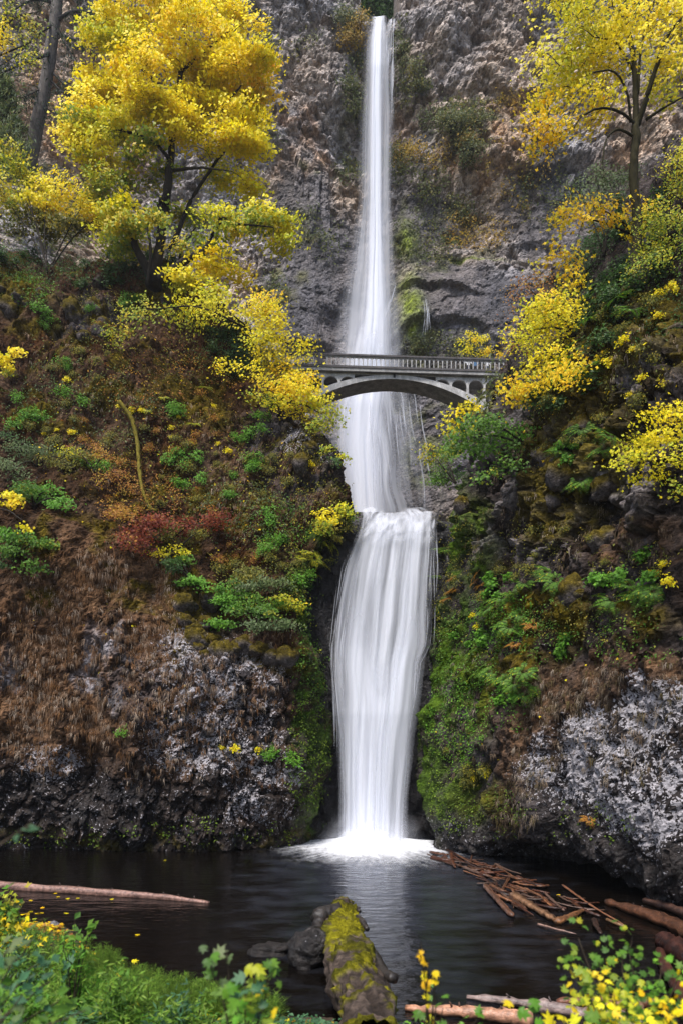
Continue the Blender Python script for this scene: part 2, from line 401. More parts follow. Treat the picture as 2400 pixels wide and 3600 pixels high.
# ---------------- cliff beside the falls, under the big maple
def build_left_cliff():
    us = np.concatenate([np.linspace(-34, -24, 30)[:-1], np.linspace(-24, 4, 290), np.linspace(4, 24, 60)[1:]])
    zs = np.concatenate([np.linspace(-1.5, 38, 380), np.linspace(38, 52, 110)[1:]])
    U, Z = np.meshgrid(us, zs, indexing='ij')
    xo, yo = hyper(U, 2.4)
    cx = sinterp(Z, [(-2, -1.3), (10, -1.5), (15, -1.2), (18, -.3), (20.8, .8), (23.5, .1), (27, -.4), (31, -1.9), (36, -4.2), (42, -9.5), (47, -15), (52, -24)])
    yf = sinterp(Z, [(-2, 42.5), (0, 41.6), (1.5, 40.6), (4, 40.2), (9, 39.8), (14, 40.4), (16.5, 41.4), (20, 43), (26, 46.3), (32, 49.5), (38, 52.5), (44, 55.5), (48, 58.5), (50, 63), (52, 78)])
    p = np.stack([cx + xo, yf + yo + 0.14 * xo, Z], -1)
    # buttresses and gullies
    n0 = normals_of(p)
    q = p.copy()
    d = 1.5 * fbm(q / 8.0, 3, 3) + 0.5 * fbm(q / rgb(1.6, 1.6, 3.5), 3, 9)
    f1, fe, cr, pl = facet(warp(q, .7, 22) / rgb(1.4, 1.4, 1.9), 21)
    px, py = proj(p)
    wx = px + 45 * fbm(q / 2.0, 3, 60); wy = py + 45 * fbm(q / 2.0, 3, 70)
    rocky = np.clip(ell(wx, wy, [(760, 2600, 330, 420), (200, 2850, 420, 160), (420, 2350, 140, 170), (1000, 1480, 160, 160), (330, 1120, 130, 90), (1050, 1620, 130, 160), (30, 2330, 60, 60)]), 0, 1)
    d += (0.20 + 0.45 * rocky) * (0.7 * pl + 0.6 * (cr - .5)) - (.10 + .25 * rocky) * sstep(.10, 0, fe)
    g1, ge, gc, gp = facet(warp(q, .25, 42) / rgb(.36, .36, .44), 41)
    d += (0.05 + 0.10 * rocky) * (gp * .9 + (gc - .5)) - .06 * sstep(.12, 0, ge) + 0.14 * fbm(q / .45, 3, 33) + .22 * fbm(q / 1.1, 3, 34)
    mossl = ell(wx, wy, [(700, 2150, 130, 150), (760, 2330, 150, 60), (300, 1130, 140, 60), (60, 1040, 120, 70), (600, 1050, 120, 70), (130, 1480, 110, 60), (930, 2330, 160, 60), (690, 1400, 130, 120), (1090, 1560, 60, 120)])
    m1, me_, mc, mp = facet(q / .9, 55)
    d += mossl * 0.55 * (0.75 - m1)
    p2 = p + n0 * d[..., None]
    # colours
    big = fbm(q / 3.0, 4, 80)[..., None] * 0.5 + .5
    col = lerp(SOIL, rgb(.080, .050, .032), np.clip(big, 0, 1)) * (0.75 + .5 * cr[..., None])
    straw = ell(wx, wy, [(330, 2250, 420, 380), (120, 2500, 260, 260), (600, 2330, 180, 250), (560, 2620, 220, 250)])
    col = mixc(col, STRAW * (0.6 + .6 * gc[..., None]), straw * np.clip(.55 + .4 * fbm(q / rgb(.5, .5, 1.6), 3, 90), 0, 1))
    mossn = np.clip(fbm(q / 1.3, 4, 100) * 1.6 - .15, 0, 1) * (py < 2150)
    col = mixc(col, MOSS * (.7 + .5 * mc[..., None]), np.clip(mossl + mossn, 0, 1) * .85)
    rk = rocky * np.clip(.65 + fbm(q / 1.2, 3, 110), 0, 1)
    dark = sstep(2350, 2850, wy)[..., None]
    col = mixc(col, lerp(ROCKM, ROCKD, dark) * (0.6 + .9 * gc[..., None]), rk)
    lich_glint = ell(wx, wy, [(760, 2380, 230, 150), (780, 2620, 280, 180), (880, 2750, 200, 130), (640, 2300, 80, 90), (1060, 1560, 60, 120), (150, 2700, 160, 80)])
    smear = ell(wx, wy, [(330, 2330, 40, 120), (430, 2290, 60, 80), (450, 2420, 40, 90), (20, 2330, 50, 50)]) * np.clip(.6 + .9 * fbm(q / rgb(.6, .6, 2.5), 3, 125), 0, 1)
    col = mixc(col, rgb(.34, .31, .32) * (.7 + .5 * gc[..., None]), smear)
    lich_glint = .54 * lich_glint * np.clip(.75 + .7 * fbm(q / 1.1, 3, 120), 0, 1)
    low = sstep(2560, 2800, wy) * (1 - lich_glint)
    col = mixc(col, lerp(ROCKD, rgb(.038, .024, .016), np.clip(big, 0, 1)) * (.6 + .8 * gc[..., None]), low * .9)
    green = ell(wx, wy, [(1090, 2650, 75, 420), (1120, 2250, 60, 260), (1080, 2050, 90, 130), (1180, 1900, 70, 100)])
    col = mixc(col, MOSSG * (.5 + .8 * mc[..., None]), green * np.clip(.7 + fbm(q / .6, 3, 130), 0, 1))
    edge = ell(wx, wy, [(1165, 2600, 45, 420)])
    col = mixc(col, ROCKD * (.6 + .8 * gc[..., None]), edge)
    foot = ell(wx, wy, [(200, 2965, 420, 28), (600, 2950, 420, 26), (1000, 2940, 200, 24)])
    col = mixc(col, MOSS * .6, foot * np.clip(.4 + fbm(q / .4, 2, 140), 0, 1))
    wet = np.clip(sstep(2400, 2850, wy) * .85 * (1 - .6 * lich_glint) + edge + .5 * green, 0, 1) * (.6 + .4 * cr)
    me = grid_mesh('cliff', p2, np.clip(col, 0.004, .8), wet, smooth=False, lich_glint=np.maximum(lich_glint * (1 - green), .12 * low * (1 - green) * (1 - foot)))  # besides real lichen, pale specks painted as glints on the low dark rock
    o = tag(link('cliff', me, M['cliff']), 'brown mossy cliff with hanging dry grass beneath the big yellow maple', kind='structure')
    zb_add(p2, normals_of(p2))
    return o
CLIFF_A = build_left_cliff()

# ---------------- overhanging cliff on the other side of the falls
def build_right_cliff():
    us = np.concatenate([np.linspace(-24, -4, 60)[:-1], np.linspace(-4, 26, 330)])
    zs = np.concatenate([np.linspace(-1.2, 3, 60), np.linspace(3, 34, 310)[1:], np.linspace(34, 50, 80)[1:]])
    U, Z = np.meshgrid(us, zs, indexing='ij')
    b, a = hyper(U, 2.2); b = -b
    R = sinterp(Z, [(2.2, 0), (12, .5), (16, .9), (20, 1.2), (24, 2.2), (28, 4.3), (32, 7), (36, 9.3), (40, 12), (44, 16), (50, 34)])
    cave = sinterp(Z * 3, [(-4, 4.2), (1, 3.6), (3.5, 1.0), (6, .15), (8, 0)]) * sstep(1.5, 9, U)
    nx, ny, dx, dy, ex, ey = .916, .40, .40, -.916, .30, .95
    R = R + cave
    p = np.stack([5.0 + nx * R + dx * a + ex * b, 42.0 + ny * R + dy * a + ey * b, Z], -1)
    n0 = normals_of(p); q = p
    px, py = proj(p)
    wx = px + 45 * fbm(q / 1.8, 3, 260); wy = py + 45 * fbm(q / 1.8, 3, 270)
    blocks = ell(wx, wy, [(2020, 1650, 420, 330), (1760, 1800, 230, 200), (2200, 1300, 300, 200)])
    pale = ell(wx, wy, [(2200, 2720, 330, 190), (2330, 2500, 160, 90), (2050, 2600, 130, 110), (2350, 2800, 200, 150)])
    d = 1.1 * fbm(q / 6.5, 3, 203) + 0.4 * fbm(q / rgb(1.3, 1.3, 3.0), 3, 209)
    f1, fe, cr, pl = facet(warp(q, .5, 222) / rgb(1.25, 1.25, 1.9), 221)
    d += (0.22 + 0.80 * blocks) * (0.7 * pl + 0.7 * (cr - .5)) - (.1 + .45 * blocks) * sstep(.13, 0, fe)
    g1, ge, gc, gp = facet(warp(q, .2, 242) / rgb(.27, .27, .30), 241)
    d += (0.05 + .10 * blocks + .03 * pale) * (gp * .9 + (gc - .5)) - .06 * sstep(.12, 0, ge) + 0.12 * fbm(q / .4, 3, 233) + .16 * fbm(q / 1.0, 3, 234)
    m1, me_, mc, mp = facet(q / .75, 255)
    mossl = ell(wx, wy, [(1640, 2350, 150, 330), (1560, 2600, 90, 380), (1800, 2250, 220, 170), (1900, 2150, 230, 90), (2000, 1600, 230, 200), (1900, 1800, 120, 120), (2200, 2200, 230, 80), (1600, 1850, 90, 180), (2100, 1350, 200, 120), (1650, 2800, 150, 120), (2260, 1200, 250, 200)])
    mossl = mossl * np.clip(.95 + 1.3 * fbm(q / 1.1, 3, 262), 0, 1)
    d += mossl * 0.45 * (0.75 - m1)
    p2 = p + n0 * d[..., None]
    big = np.clip(fbm(q / 2.5, 4, 280) * .6 + .5, 0, 1)[..., None]
    col = lerp(rgb(.024, .014, .008), rgb(.065, .054, .052), big) * (.6 + .75 * cr[..., None])
    col = mixc(col, rgb(.17, .152, .155) * (.5 + gc[..., None]), blocks * (cr > .62) * .7)
    straw = ell(wx, wy, [(2000, 2440, 260, 110), (2250, 2400, 230, 110), (1870, 2600, 90, 230), (1800, 2850, 80, 110), (2250, 1900, 200, 90)])
    col = mixc(col, STRAW * .8 * (.6 + .6 * gc[..., None]), straw * np.clip(.5 + .5 * fbm(q / rgb(.4, .4, 1.5), 3, 290), 0, 1))
    mg = sstep(1850, 1560, wx)[..., None]
    col = mixc(col, lerp(MOSS, MOSSG * 1.15, mg) * (.6 + .7 * mc[..., None]), mossl * .92)
    lich_glint = .74 * pale * np.clip(.88 + .5 * fbm(q / 1.1, 3, 300), 0, 1)
    col = mixc(col, rgb(.030, .026, .026) * (.6 + .8 * gc[..., None]), pale * .85)
    low = np.clip(sstep(2830, 2930, wy) , 0, 1) * (1 - .9 * lich_glint)
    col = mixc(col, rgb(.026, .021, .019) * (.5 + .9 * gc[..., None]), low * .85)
    edge = ell(wx, wy, [(1475, 2600, 35, 450), (1500, 2150, 20, 200)])
    col = mixc(col, ROCKD * (.6 + .8 * gc[..., None]), edge)
    wet = np.clip(edge + .7 * low + .35 * sstep(2300, 2700, wy) * (1 - lich_glint) + .25 * blocks, 0, 1) * (.6 + .4 * cr)
    me = grid_mesh('overhanging_cliff', p2, np.clip(col, .004, .8), wet, smooth=False, lich_glint=np.maximum(lich_glint, .12 * low))  # lichen mask plus painted glint specks along the dark foot
    o = tag(link('overhanging_cliff', me, M['cliff']), 'mossy overhanging cliff with pale lichen patch above the floating driftwood', kind='structure')
    zb_add(p2, normals_of(p2))
    return o
CLIFF_B = build_right_cliff()

# ---------------- tall rock wall the upper falls come down
def build_far_wall():
    xs = np.linspace(-54, 54, 560); zs = np.linspace(21, 121, 490)
    X, Z = np.meshgrid(xs, zs, indexing='ij')
    Y = 87.0 - 0.0016 * X * X + 2.5 * np.exp(-((X - 4.2) / 5.5) ** 2)
    Y -= sinterp(Z, [(18, 5), (40, 4), (55, 3.2), (60, 2.2), (66, .6), (75, -.6), (100, .5), (122, 4)])
    left = sstep(-15, -42, X)
    Y -= left * sinterp(Z, [(18, 26), (50, 17), (62, 9), (75, 3), (90, 0), (122, 0)])       # scree apron below the wall
    p = np.stack([X, Y, Z], -1)
    px, py = proj(p); q = p
    wx = px + 60 * fbm(q / 5, 3, 400); wy = py + 60 * fbm(q / 5, 3, 410)
    smooth = ell(wx, wy, [(1150, 1050, 230, 330), (1080, 780, 160, 190), (1650, 1080, 330, 150), (1480, 830, 130, 160), (1450, 1500, 420, 330), (1700, 1180, 250, 110), (1950, 750, 180, 200), (1600, 1000, 160, 90)])
    d = (2.2 - .8 * smooth) * fbm(q / rgb(16, 16, 12), 3, 403) + (.55 - .2 * smooth) * fbm(q / rgb(4.5, 4.5, 3), 4, 405)
    # tilted ledges between lava flows
    lz = Z + 3.0 * fbm(q / 14, 3, 440) + .10 * X
    led = ((lz / 9.0) % 1.0); d += (.9 + .5 * fbm(q / 9, 2, 445)) * (sstep(0, .12, led) - led) * np.clip(.5 + fbm(q / 12, 2, 447), 0, 1)
    f1, fe, cr, pl = facet(warp(q, .55, 422) / rgb(1.5, 1.5, 1.1), 421)
    g1, ge, gc, gp = facet(warp(q, .25, 432) / rgb(.66, .66, .52), 431)
    rough = 1 - .72 * smooth
    d += rough * (.28 * (cr - .5) + .22 * pl + .24 * (.6 - f1)) + rough * (.12 * (gc - .5) + .12 * gp + .10 * (.6 - g1)) - rough * (.30 * sstep(.12, 0, fe) + .08 * sstep(.14, 0, ge))
    d -= rough * 1.1 * sstep(.80, .88, cr) * sstep(0, .15, fe)
    # columns
    colm = ell(wx, wy, [(1580, 640, 180, 60), (1950, 700, 150, 220), (1150, 680, 140, 150), (1250, 300, 60, 160)])
    c1, ce, cc, cp = facet(q / rgb(.8, .8, 7.0), 461)
    d += (colm + .25 * smooth) * .7 * (cc - .5)
    mound = np.exp(-((px - 1440) / 55) ** 2 - ((py - 1130) / 130) ** 2) + .6 * np.exp(-((px - 1420) / 40) ** 2 - ((py - 870) / 80) ** 2)
    d += 2.2 * mound
    d -= 1.6 * np.exp(-((px - 1160) / 70) ** 2) * sstep(1060, 1150, py)
    p2 = p + np.stack([0 * d, -d, 0 * d], -1)
    # the notch the river comes through, and the rim
    top = 117 + 3 * fbm(np.stack([X / 6, 0 * X, 0 * X], -1), 3, 7)
    top = np.where((X > 2.6) & (X < 7.4), 99.6 + .3 * fbm(np.stack([X, 0 * X, 0 * X], -1), 2, 9), top)
    top = np.where((X > 1.0) & (X <= 2.6), 101.5 + (2.6 - X) * 4, top); top = np.where((X > -1.5) & (X <= 1), 108 + (1 - X) * 3, top)
    over = np.maximum(Z - top, 0)
    p2[..., 1] += over * 2.2; p2[..., 2] = np.minimum(p2[..., 2], top + .1 * over)
    big = np.clip(fbm(q / 7, 4, 450) * .7 + .5, 0, 1)[..., None]
    grey, tan = rgb(.34, .318, .322), rgb(.47, .365, .28)
    col = lerp(grey, tan, big) * (.70 + .5 * ((cr * 7.7) % 1)[..., None]) * (.75 + .5 * gc[..., None])
    warm = ell(wx, wy, [(1110, 570, 120, 80), (1060, 480, 90, 60), (1780, 380, 130, 60), (1700, 560, 200, 90), (260, 420, 260, 260), (1380, 450, 60, 70), (2250, 560, 150, 120)])
    col = mixc(col, rgb(.50, .30, .17) * (.6 + .7 * gc[..., None]), warm * np.clip(.5 + .8 * fbm(q / 2.2, 3, 470), 0, 1) * .75)
    slate = smooth[..., None]
    col = lerp(col, lerp(rgb(.075, .071, .082), rgb(.125, .113, .118), big) * (.7 + .6 * cc[..., None]), slate * .9)
    mo = ell(wx, wy, [(1440, 900, 75, 90), (1420, 850, 80, 120), (1500, 980, 120, 60), (1620, 905, 120, 22), (1570, 740, 160, 70), (1000, 1020, 90, 60), (1240, 600, 60, 40), (1150, 620, 60, 30), (1560, 1230, 160, 60), (1480, 1150, 50, 120), (1490, 1500, 110, 220), (1700, 1420, 160, 150), (1350, 560, 70, 60), (1630, 480, 180, 80), (1390, 250, 25, 200), (1250, 300, 35, 200), (1100, 800, 90, 60)])
    mo = mo * np.clip(.35 + 1.2 * fbm(q / 1.6, 4, 480), 0, 1)
    col = mixc(col, lerp(rgb(.13, .12, .03), rgb(.09, .10, .03), big) * (.7 + .6 * gc[..., None]), mo * .8)
    vm = np.exp(-((px - 1430 - (py - 1130) * .06) / 42) ** 2 - ((py - 1120) / 110) ** 2) + .8 * np.exp(-((px - 1425) / 38) ** 2 - ((py - 870) / 55) ** 2) + .7 * np.exp(-((px - 1650) / 110) ** 2 - ((py - 912) / 10) ** 2)
    col = mixc(col, rgb(.20, .25, .02) * (.6 + .6 * gc[..., None]), np.clip(vm * (1.1 + .6 * fbm(q / 1.2, 3, 490)), 0, 1))
    wet = np.clip(smooth * .55 + .4 * np.exp(-((px - 1330) / 120) ** 2), 0, 1)
    me = grid_mesh('rock_wall', p2, np.clip(col, .01, .8), wet, smooth=False)
    o = tag(link('rock_wall', me, M['wall']), 'tall grey lumpy rock wall behind the upper waterfall', kind='structure')
    zb_add(p2, normals_of(p2))
    return o
FARWALL = build_far_wall()

# ---------------- rock behind the lower falls and the stream bed above it
def build_notch():
    xs = np.linspace(-5, 13, 120); ts = np.linspace(0, 1, 170)
    X, T = np.meshgrid(xs, ts, indexing='ij')
    s = T * 62
    Z = np.where(s < 22.7, s - 1.5, 21.2); Y = np.where(s < 22.7, 45.2, 45.2 + (s - 22.7))
    Y = Y - np.where(s < 22.7, sinterp(Z, [(-2, .3), (8, .5), (11, 1.0), (12.5, .3), (20, -.2), (22, 0)]), 0)
    p = np.stack([X, Y, Z], -1)
    f1, fe, cr, pl = facet(p / rgb(1.1, 1.1, .8), 521)
    g1, ge, gc, gp = facet(p / .35, 531)
    d = .5 * fbm(p / 3, 3, 501) + .4 * (cr - .5) + .4 * pl + .14 * (gc - .5)
    vert = (s < 22.2)
    p2 = p.copy(); p2[..., 1] -= np.where(vert, d, 0); p2[..., 2] += np.where(vert, 0, d * .35 - .2)
    col = ROCKD * (.6 + .9 * gc[..., None]) * np.ones_like(p)
    me = grid_mesh('rock_ledge', p2, col, np.full(X.shape, .9))
    o = tag(link('rock_ledge', me, M['cliff']), 'wet black rock ledge the lower waterfall pours over', kind='structure')
    zb_add(p2, normals_of(p2))
build_notch()

# ---------------- pool, bank, wider ground
def build_pool():
    xs = np.linspace(-70, 40, 120); ys = np.linspace(4, 46, 90)
    X, Y = np.meshgrid(xs, ys, indexing='ij')
    p = np.stack([X, Y, 0 * X], -1)
    me = grid_mesh('pool', p, None, None)
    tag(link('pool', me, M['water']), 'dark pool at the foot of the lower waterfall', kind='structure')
build_pool()
def shore(x):        # depth of the near waterline
    return interp(x, [(-40, 27), (-12, 24), (-9, 22.5), (-7.4, 20.6), (-5.5, 17.3), (-3.6, 16.5), (-2, 15.6), (-.6, 15.4), (.8, 15.2), (3, 13), (6, 12.6), (12, 12.5), (30, 14)])
def bank_z(x, y):
    sh = shore(x); t = sh - y
    q = np.stack([x, y, 0 * x], -1)
    base = np.where(t > 0, .28 * np.minimum(t, 6) + .36 * np.maximum(t - 6, 0), .35 * t)
    base = np.minimum(base, 4.45 + .02 * x)
    return base + (.16 * fbm(q / 1.7, 3, 600) + .06 * fbm(q / .5, 2, 610)) * sstep(-2, 1.5, t)
def build_bank():
    xs = np.concatenate([np.linspace(-45, -12, 30)[:-1], np.linspace(-12, 9, 170), np.linspace(9, 40, 30)[1:]]); ys = np.concatenate([np.linspace(-60, 2, 20)[:-1], np.linspace(2, 27, 190)])
    X, Y = np.meshgrid(xs, ys, indexing='ij')
    Z = bank_z(X, Y)
    p = np.stack([X, Y, Z], -1)
    g1, ge, gc, gp = facet(p / .22, 631)
    p[..., 2] += .05 * (.6 - g1)
    col = lerp(rgb(.03, .024, .018), rgb(.075, .05, .03), gc[..., None])
    n = np.clip(fbm(p / .6, 3, 640) * 1.2, 0, 1)
    col = mixc(col, rgb(.05, .075, .015), n * .6)
    me = grid_mesh('stream_bank', p, col, None)
    tag(link('stream_bank', me, M['soil']), 'dark leaf strewn earth bank on the near side of the pool', kind='structure')
build_bank()
def build_ground():
    mb = MB(); s = 200.0
    mb.add([(-s, -s, -2.2), (s, -s, -2.2), (s, s, -2.2), (-s, s, -2.2)], f4=[[0, 1, 2, 3]], c=(.03, .03, .02))
    tag(link('ground', mb.mesh('ground'), M['soil']), 'dark earth beneath the whole gorge', kind='structure')
build_ground()

# ================================================================== FALLING WATER
def fall_sheet(name, rows, nu, nv, Yf, relief, mat, label, seed, edge=.1, dens=None, useg=1.0, parent=None):
    """rows: (py, left px, right px); Yf(v) depth down the fall; relief: depth of the folds"""
    r = np.array(rows, float); v = np.linspace(0, 1, nv); u = np.linspace(0, 1, nu)
    py = r[0, 0] + (r[-1, 0] - r[0, 0]) * v
    xl = np.interp(py, r[:, 0], r[:, 1]); xr = np.interp(py, r[:, 0], r[:, 2])
    k = np.ones(9) / 9
    xl = np.convolve(np.pad(xl, 4, 'edge'), k, 'valid'); xr = np.convolve(np.pad(xr, 4, 'edge'), k, 'valid')
    Uu, Vv = np.meshgrid(u, v, indexing='ij')
    ss = np.stack([Uu * 14, Vv * 2.2, np.full_like(Uu, seed)], -1)
    s2 = np.stack([Uu * 40, Vv * 3.0, np.full_like(Uu, seed + 5)], -1)
    fold = fbm(ss, 2, 700 + seed) + .12 * fbm(s2, 2, 720 + seed)
    py = py + 0 * py
    PX = xl[None, :] + (xr - xl)[None, :] * Uu + 3.0 * fbm(np.stack([Uu * 9, Vv * 7, 0 * Uu], -1), 2, 740 + seed)
    YY = Yf(v)[None, :] - relief * fold * np.minimum(1, Vv * 8) - .8 * relief * np.sin(np.pi * Uu)
    lipn = 7 * fbm(np.stack([Uu * 4, 0 * Uu, 0 * Uu], -1), 2, 760) * sstep(.06, 0, Vv)
    P = np.stack([(PX - 1200) / FPX * YY, YY, CAMZ + (HZ - py[None, :] - lipn) / FPX * YY], -1)
    ed = sstep(0, edge, Uu + .03 * fold) * sstep(0, edge, 1 - Uu + .03 * fold)
    dn = ed * (1 if dens is None else dens(Uu, Vv))
    flow = np.stack([Uu * useg + .05 * fbm(np.stack([Uu * 3, Vv * 2.5, 0 * Uu + seed], -1), 2, 770) + .02 * np.sin(Vv * 5 + seed), Vv, np.clip(dn, 0, 1)], -1)
    me = grid_mesh(name, P, None, None, flow)
    if parent is not None: return link(name, me, mat, parent)
    return tag(link(name, me, mat), label, kind='structure')

LOW = [(1795, 1268, 1538), (1850, 1258, 1536), (1920, 1232, 1536), (2000, 1200, 1536), (2100, 1182, 1534), (2200, 1166, 1530), (2270, 1156, 1522), (2330, 1158, 1490), (2450, 1166, 1478), (2600, 1176, 1455), (2800, 1184, 1437), (2985, 1186, 1432)]
MAIN = [(1795, 1268, 1538), (1850, 1260, 1534), (1920, 1236, 1530), (2000, 1216, 1526), (2100, 1200, 1518), (2200, 1186, 1512), (2270, 1176, 1506), (2330, 1172, 1490), (2450, 1180, 1478), (2600, 1184, 1456), (2800, 1188, 1437), (2985, 1186, 1432)]
def lowY(v): return np.interp(v, [0, .02, .06, .2, .40, .6, 1.0], [45.6, 45.0, 44.5, 44.0, 43.5, 42.9, 42.6])
fa = fall_sheet('waterfall', LOW, 130, 200, lambda v: lowY(v) + .25, .08, fall_mat('lower_fall_back', 9, 1.2, .42, .66, .0, .55, 3.1), 'wide silky lower waterfall dropping into the dark pool', 1, .10)
fall_sheet('main_curtain', MAIN, 130, 200, lowY, .09, fall_mat('lower_fall_main', 6, 1.0, .34, .64, .22, 1.0, 5.3), None, 4, .22, dens=lambda U, V: .35 + .65 * sstep(0, .05, V), parent=fa)
fall_sheet('lower_curtain', MAIN, 110, 180, lambda v: lowY(v) - .2, .08, fall_mat('lower_fall_lower', 4.5, 1.1, .32, .58, .45, 1.0, 7.7), None, 6, .28, dens=lambda U, V: sstep(.30, .52, V + .10 * np.sin(U * 9)), parent=fa)
LOW2 = [(a, lerp(b, c, .12 + .02 * math.sin(a / 90)), lerp(b, c, .86)) for a, b, c in MAIN]
fall_sheet('veil', LOW2, 110, 180, lambda v: lowY(v) - .35, .08, fall_mat('lower_fall_front', 5, .8, .44, .66, .0, .8, 8.7), None, 2, .35, dens=lambda U, V: sstep(0, .05, V), parent=fa)
fall_sheet('base_mist', [(2830, 1150, 1470), (2900, 1120, 1490), (2990, 1060, 1530)], 60, 50, lambda v: 41.8 - .6 * v, .2, fall_mat('base_mist', 2, 1.5, .3, .7, .25, .8, 2.9), None, 9, .4, dens=lambda U, V: .75 * sstep(0, .8, V), parent=fa)
# water tumbling over the lip
fall_sheet('lip_cascade', [(1780, 1262, 1540), (1810, 1262, 1540), (1850, 1254, 1536), (1930, 1236, 1528)], 130, 50, lambda v: np.interp(v, [0, .2, .5, 1], [46.0, 45.2, 44.5, 43.9]), .10, fall_mat('lip_cascade', 12, 2.0, .40, .66, .0, .8, 6.6), None, 3, .08, dens=lambda U, V: sstep(0, .25, V + .12 * np.sin(U * 11)) * sstep(1, .5, V), parent=fa)
def strands(name, rows, n, Yf, seed, parent, mat, wpx=(2, 7), dy=-.4, v0=(0, .6), ln=(.2, .6), ulim=(.02, .98)):
    rg = np.random.default_rng(seed); r = np.array(rows, float); mb = MB(); fl = []
    for _ in range(n):
        u0 = rg.uniform(*ulim); a = rg.uniform(*v0); b = min(1, a + rg.uniform(*ln)); w = rg.uniform(*wpx)
        v = np.linspace(a, b, 22); py = r[0, 0] + (r[-1, 0] - r[0, 0]) * v
        xl = np.interp(py, r[:, 0], r[:, 1]); xr = np.interp(py, r[:, 0], r[:, 2])
        cx = xl + (xr - xl) * (u0 + .012 * np.sin(v * 14 + rg.uniform(0, 6)))
        Y = Yf(v) + dy + rg.uniform(-.15, .15)
        tp = np.sin(np.linspace(0, 1, 22) * np.pi) ** .5
        L = np.stack([(cx - w * tp - 1200) / FPX * Y, Y + .04, CAMZ + (HZ - py) / FPX * Y], -1)
        C = np.stack([(cx - 1200) / FPX * Y, Y - .05, CAMZ + (HZ - py) / FPX * Y], -1)
        R_ = np.stack([(cx + w * tp - 1200) / FPX * Y, Y + .04, CAMZ + (HZ - py) / FPX * Y], -1)
        P = np.stack([L, C, R_], 0); mb.add(P.reshape(-1, 3), f4=grid_faces(3, 22))
        d = np.stack([np.zeros(22), tp, np.zeros(22)], 0)
        fl.append(np.stack([np.full((3, 22), u0 * 9), np.broadcast_to(v, (3, 22)), d], -1).reshape(-1, 3))
    me = mb.mesh(name, True, False)
    a = me.attributes.new('flow', 'FLOAT_VECTOR', 'POINT'); a.data.foreach_set('vector', np.concatenate(fl).astype(np.float32).ravel())
    o = link(name, me, mat, parent); o['kind'] = 'stuff'; return o
M['strand'] = fall_mat('water_strand', 7, 5, .3, .6, .2, .55, 2.2)
strands('water_strands', LOW, 26, lowY, 6, fa, M['strand'], (1, 3.5), -.1, (.22, .5), (.06, .25), (0.0, .18))
strands('water_strands', LOW, 8, lowY, 7, fa, M['strand'], (1, 3), -.1, (.02, .25), (.1, .25), (0.0, .12))
strands('water_strands', LOW, 18, lowY, 8, fa, M['strand'], (1, 3.5), -.1, (.0, .45), (.06, .3), (.88, 1.0))

UPP = [(52, 1296, 1358), (75, 1288, 1368), (140, 1268, 1382), (400, 1256, 1392), (700, 1252, 1388), (900, 1220, 1404), (1100, 1178, 1424), (1300, 1146, 1440), (1420, 1120, 1410), (1560, 1120, 1400), (1800, 1150, 1410)]
def uppY(v): return np.interp(v, [0, .03, .1, .45, .7, .78, 1.0], [87.6, 86.0, 84.6, 82.6, 80.5, 79.6, 78.6])
fb = fall_sheet('upper_waterfall', UPP, 70, 240, uppY, .15, fall_mat('upper_fall_back', 3, 1.2, .34, .60, .30, .85, 5.5), 'tall thin upper waterfall behind the arched bridge', 11, .48)
UP2 = [(52, 1308, 1352), (140, 1294, 1354), (400, 1290, 1350), (700, 1286, 1350), (900, 1278, 1358), (1100, 1256, 1372), (1300, 1232, 1376), (1420, 1190, 1368), (1560, 1180, 1362), (1800, 1200, 1370)]
fall_sheet('core', UP2, 50, 200, lambda v: uppY(v) - .8, .12, fall_mat('upper_fall_core', 3, 2.0, .25, .5, .7, 1.0, 1.3), None, 12, .45, parent=fb)
UP3 = [(1180, 1215, 1420), (1300, 1190, 1440), (1400, 1176, 1470), (1560, 1180, 1500), (1800, 1205, 1520)]
def up3Y(v): return np.interp(v, [0, .4, 1.0], [80.4, 79.0, 78.0])
fall_sheet('spreading_veil', UP3, 100, 120, up3Y, .12, fall_mat('upper_fall_veil', 8, 1.0, .36, .66, .05, .85, 4.1), None, 13, .2, dens=lambda U, V: sstep(0, .25, V) * np.clip(1.35 - 1.1 * U, .22, 1), parent=fb)
UP4 = [(60, 1352, 1402), (200, 1350, 1392), (520, 1346, 1380)]
fall_sheet('side_veil', UP4, 60, 140, lambda v: np.interp(v, [0, .1, 1], [87.2, 85.0, 83.4]), .3, fall_mat('upper_fall_side', 5, 1.8, .45, .68, .0, .75, 6.1), None, 14, .3, dens=lambda U, V: sstep(1, .3, V), parent=fb)
fall_sheet('mist_veil', [(1020, 1215, 1420), (1150, 1180, 1420), (1260, 1150, 1425), (1400, 1140, 1440)], 60, 80, lambda v: 79.2 + 0 * v, .5, fall_mat('mist_veil', 2, 2, .3, .7, .15, .55, 3.3), None, 19, .45, dens=lambda U, V: sstep(0, .5, V) * sstep(1, .6, V), parent=fb)
strands('water_strands', UP3, 26, up3Y, 16, fb, M['strand'], (1.5, 5), -.5, (.2, .7), (.1, .4), (.35, 1))
strands('water_strands', [(1040, 1485, 1500), (1100, 1492, 1508), (1190, 1478, 1518)], 16, lambda v: 78.5 + 0 * v, 17, fb, M['strand'], (1.2, 3), 0, (.0, .5), (.3, .6))
strands('water_strands', [(985, 1388, 1394), (1060, 1360, 1376), (1160, 1340, 1352)], 7, lambda v: 79 + 0 * v, 18, fb, M['strand'], (1.2, 3), 0, (.0, .4), (.4, .6))

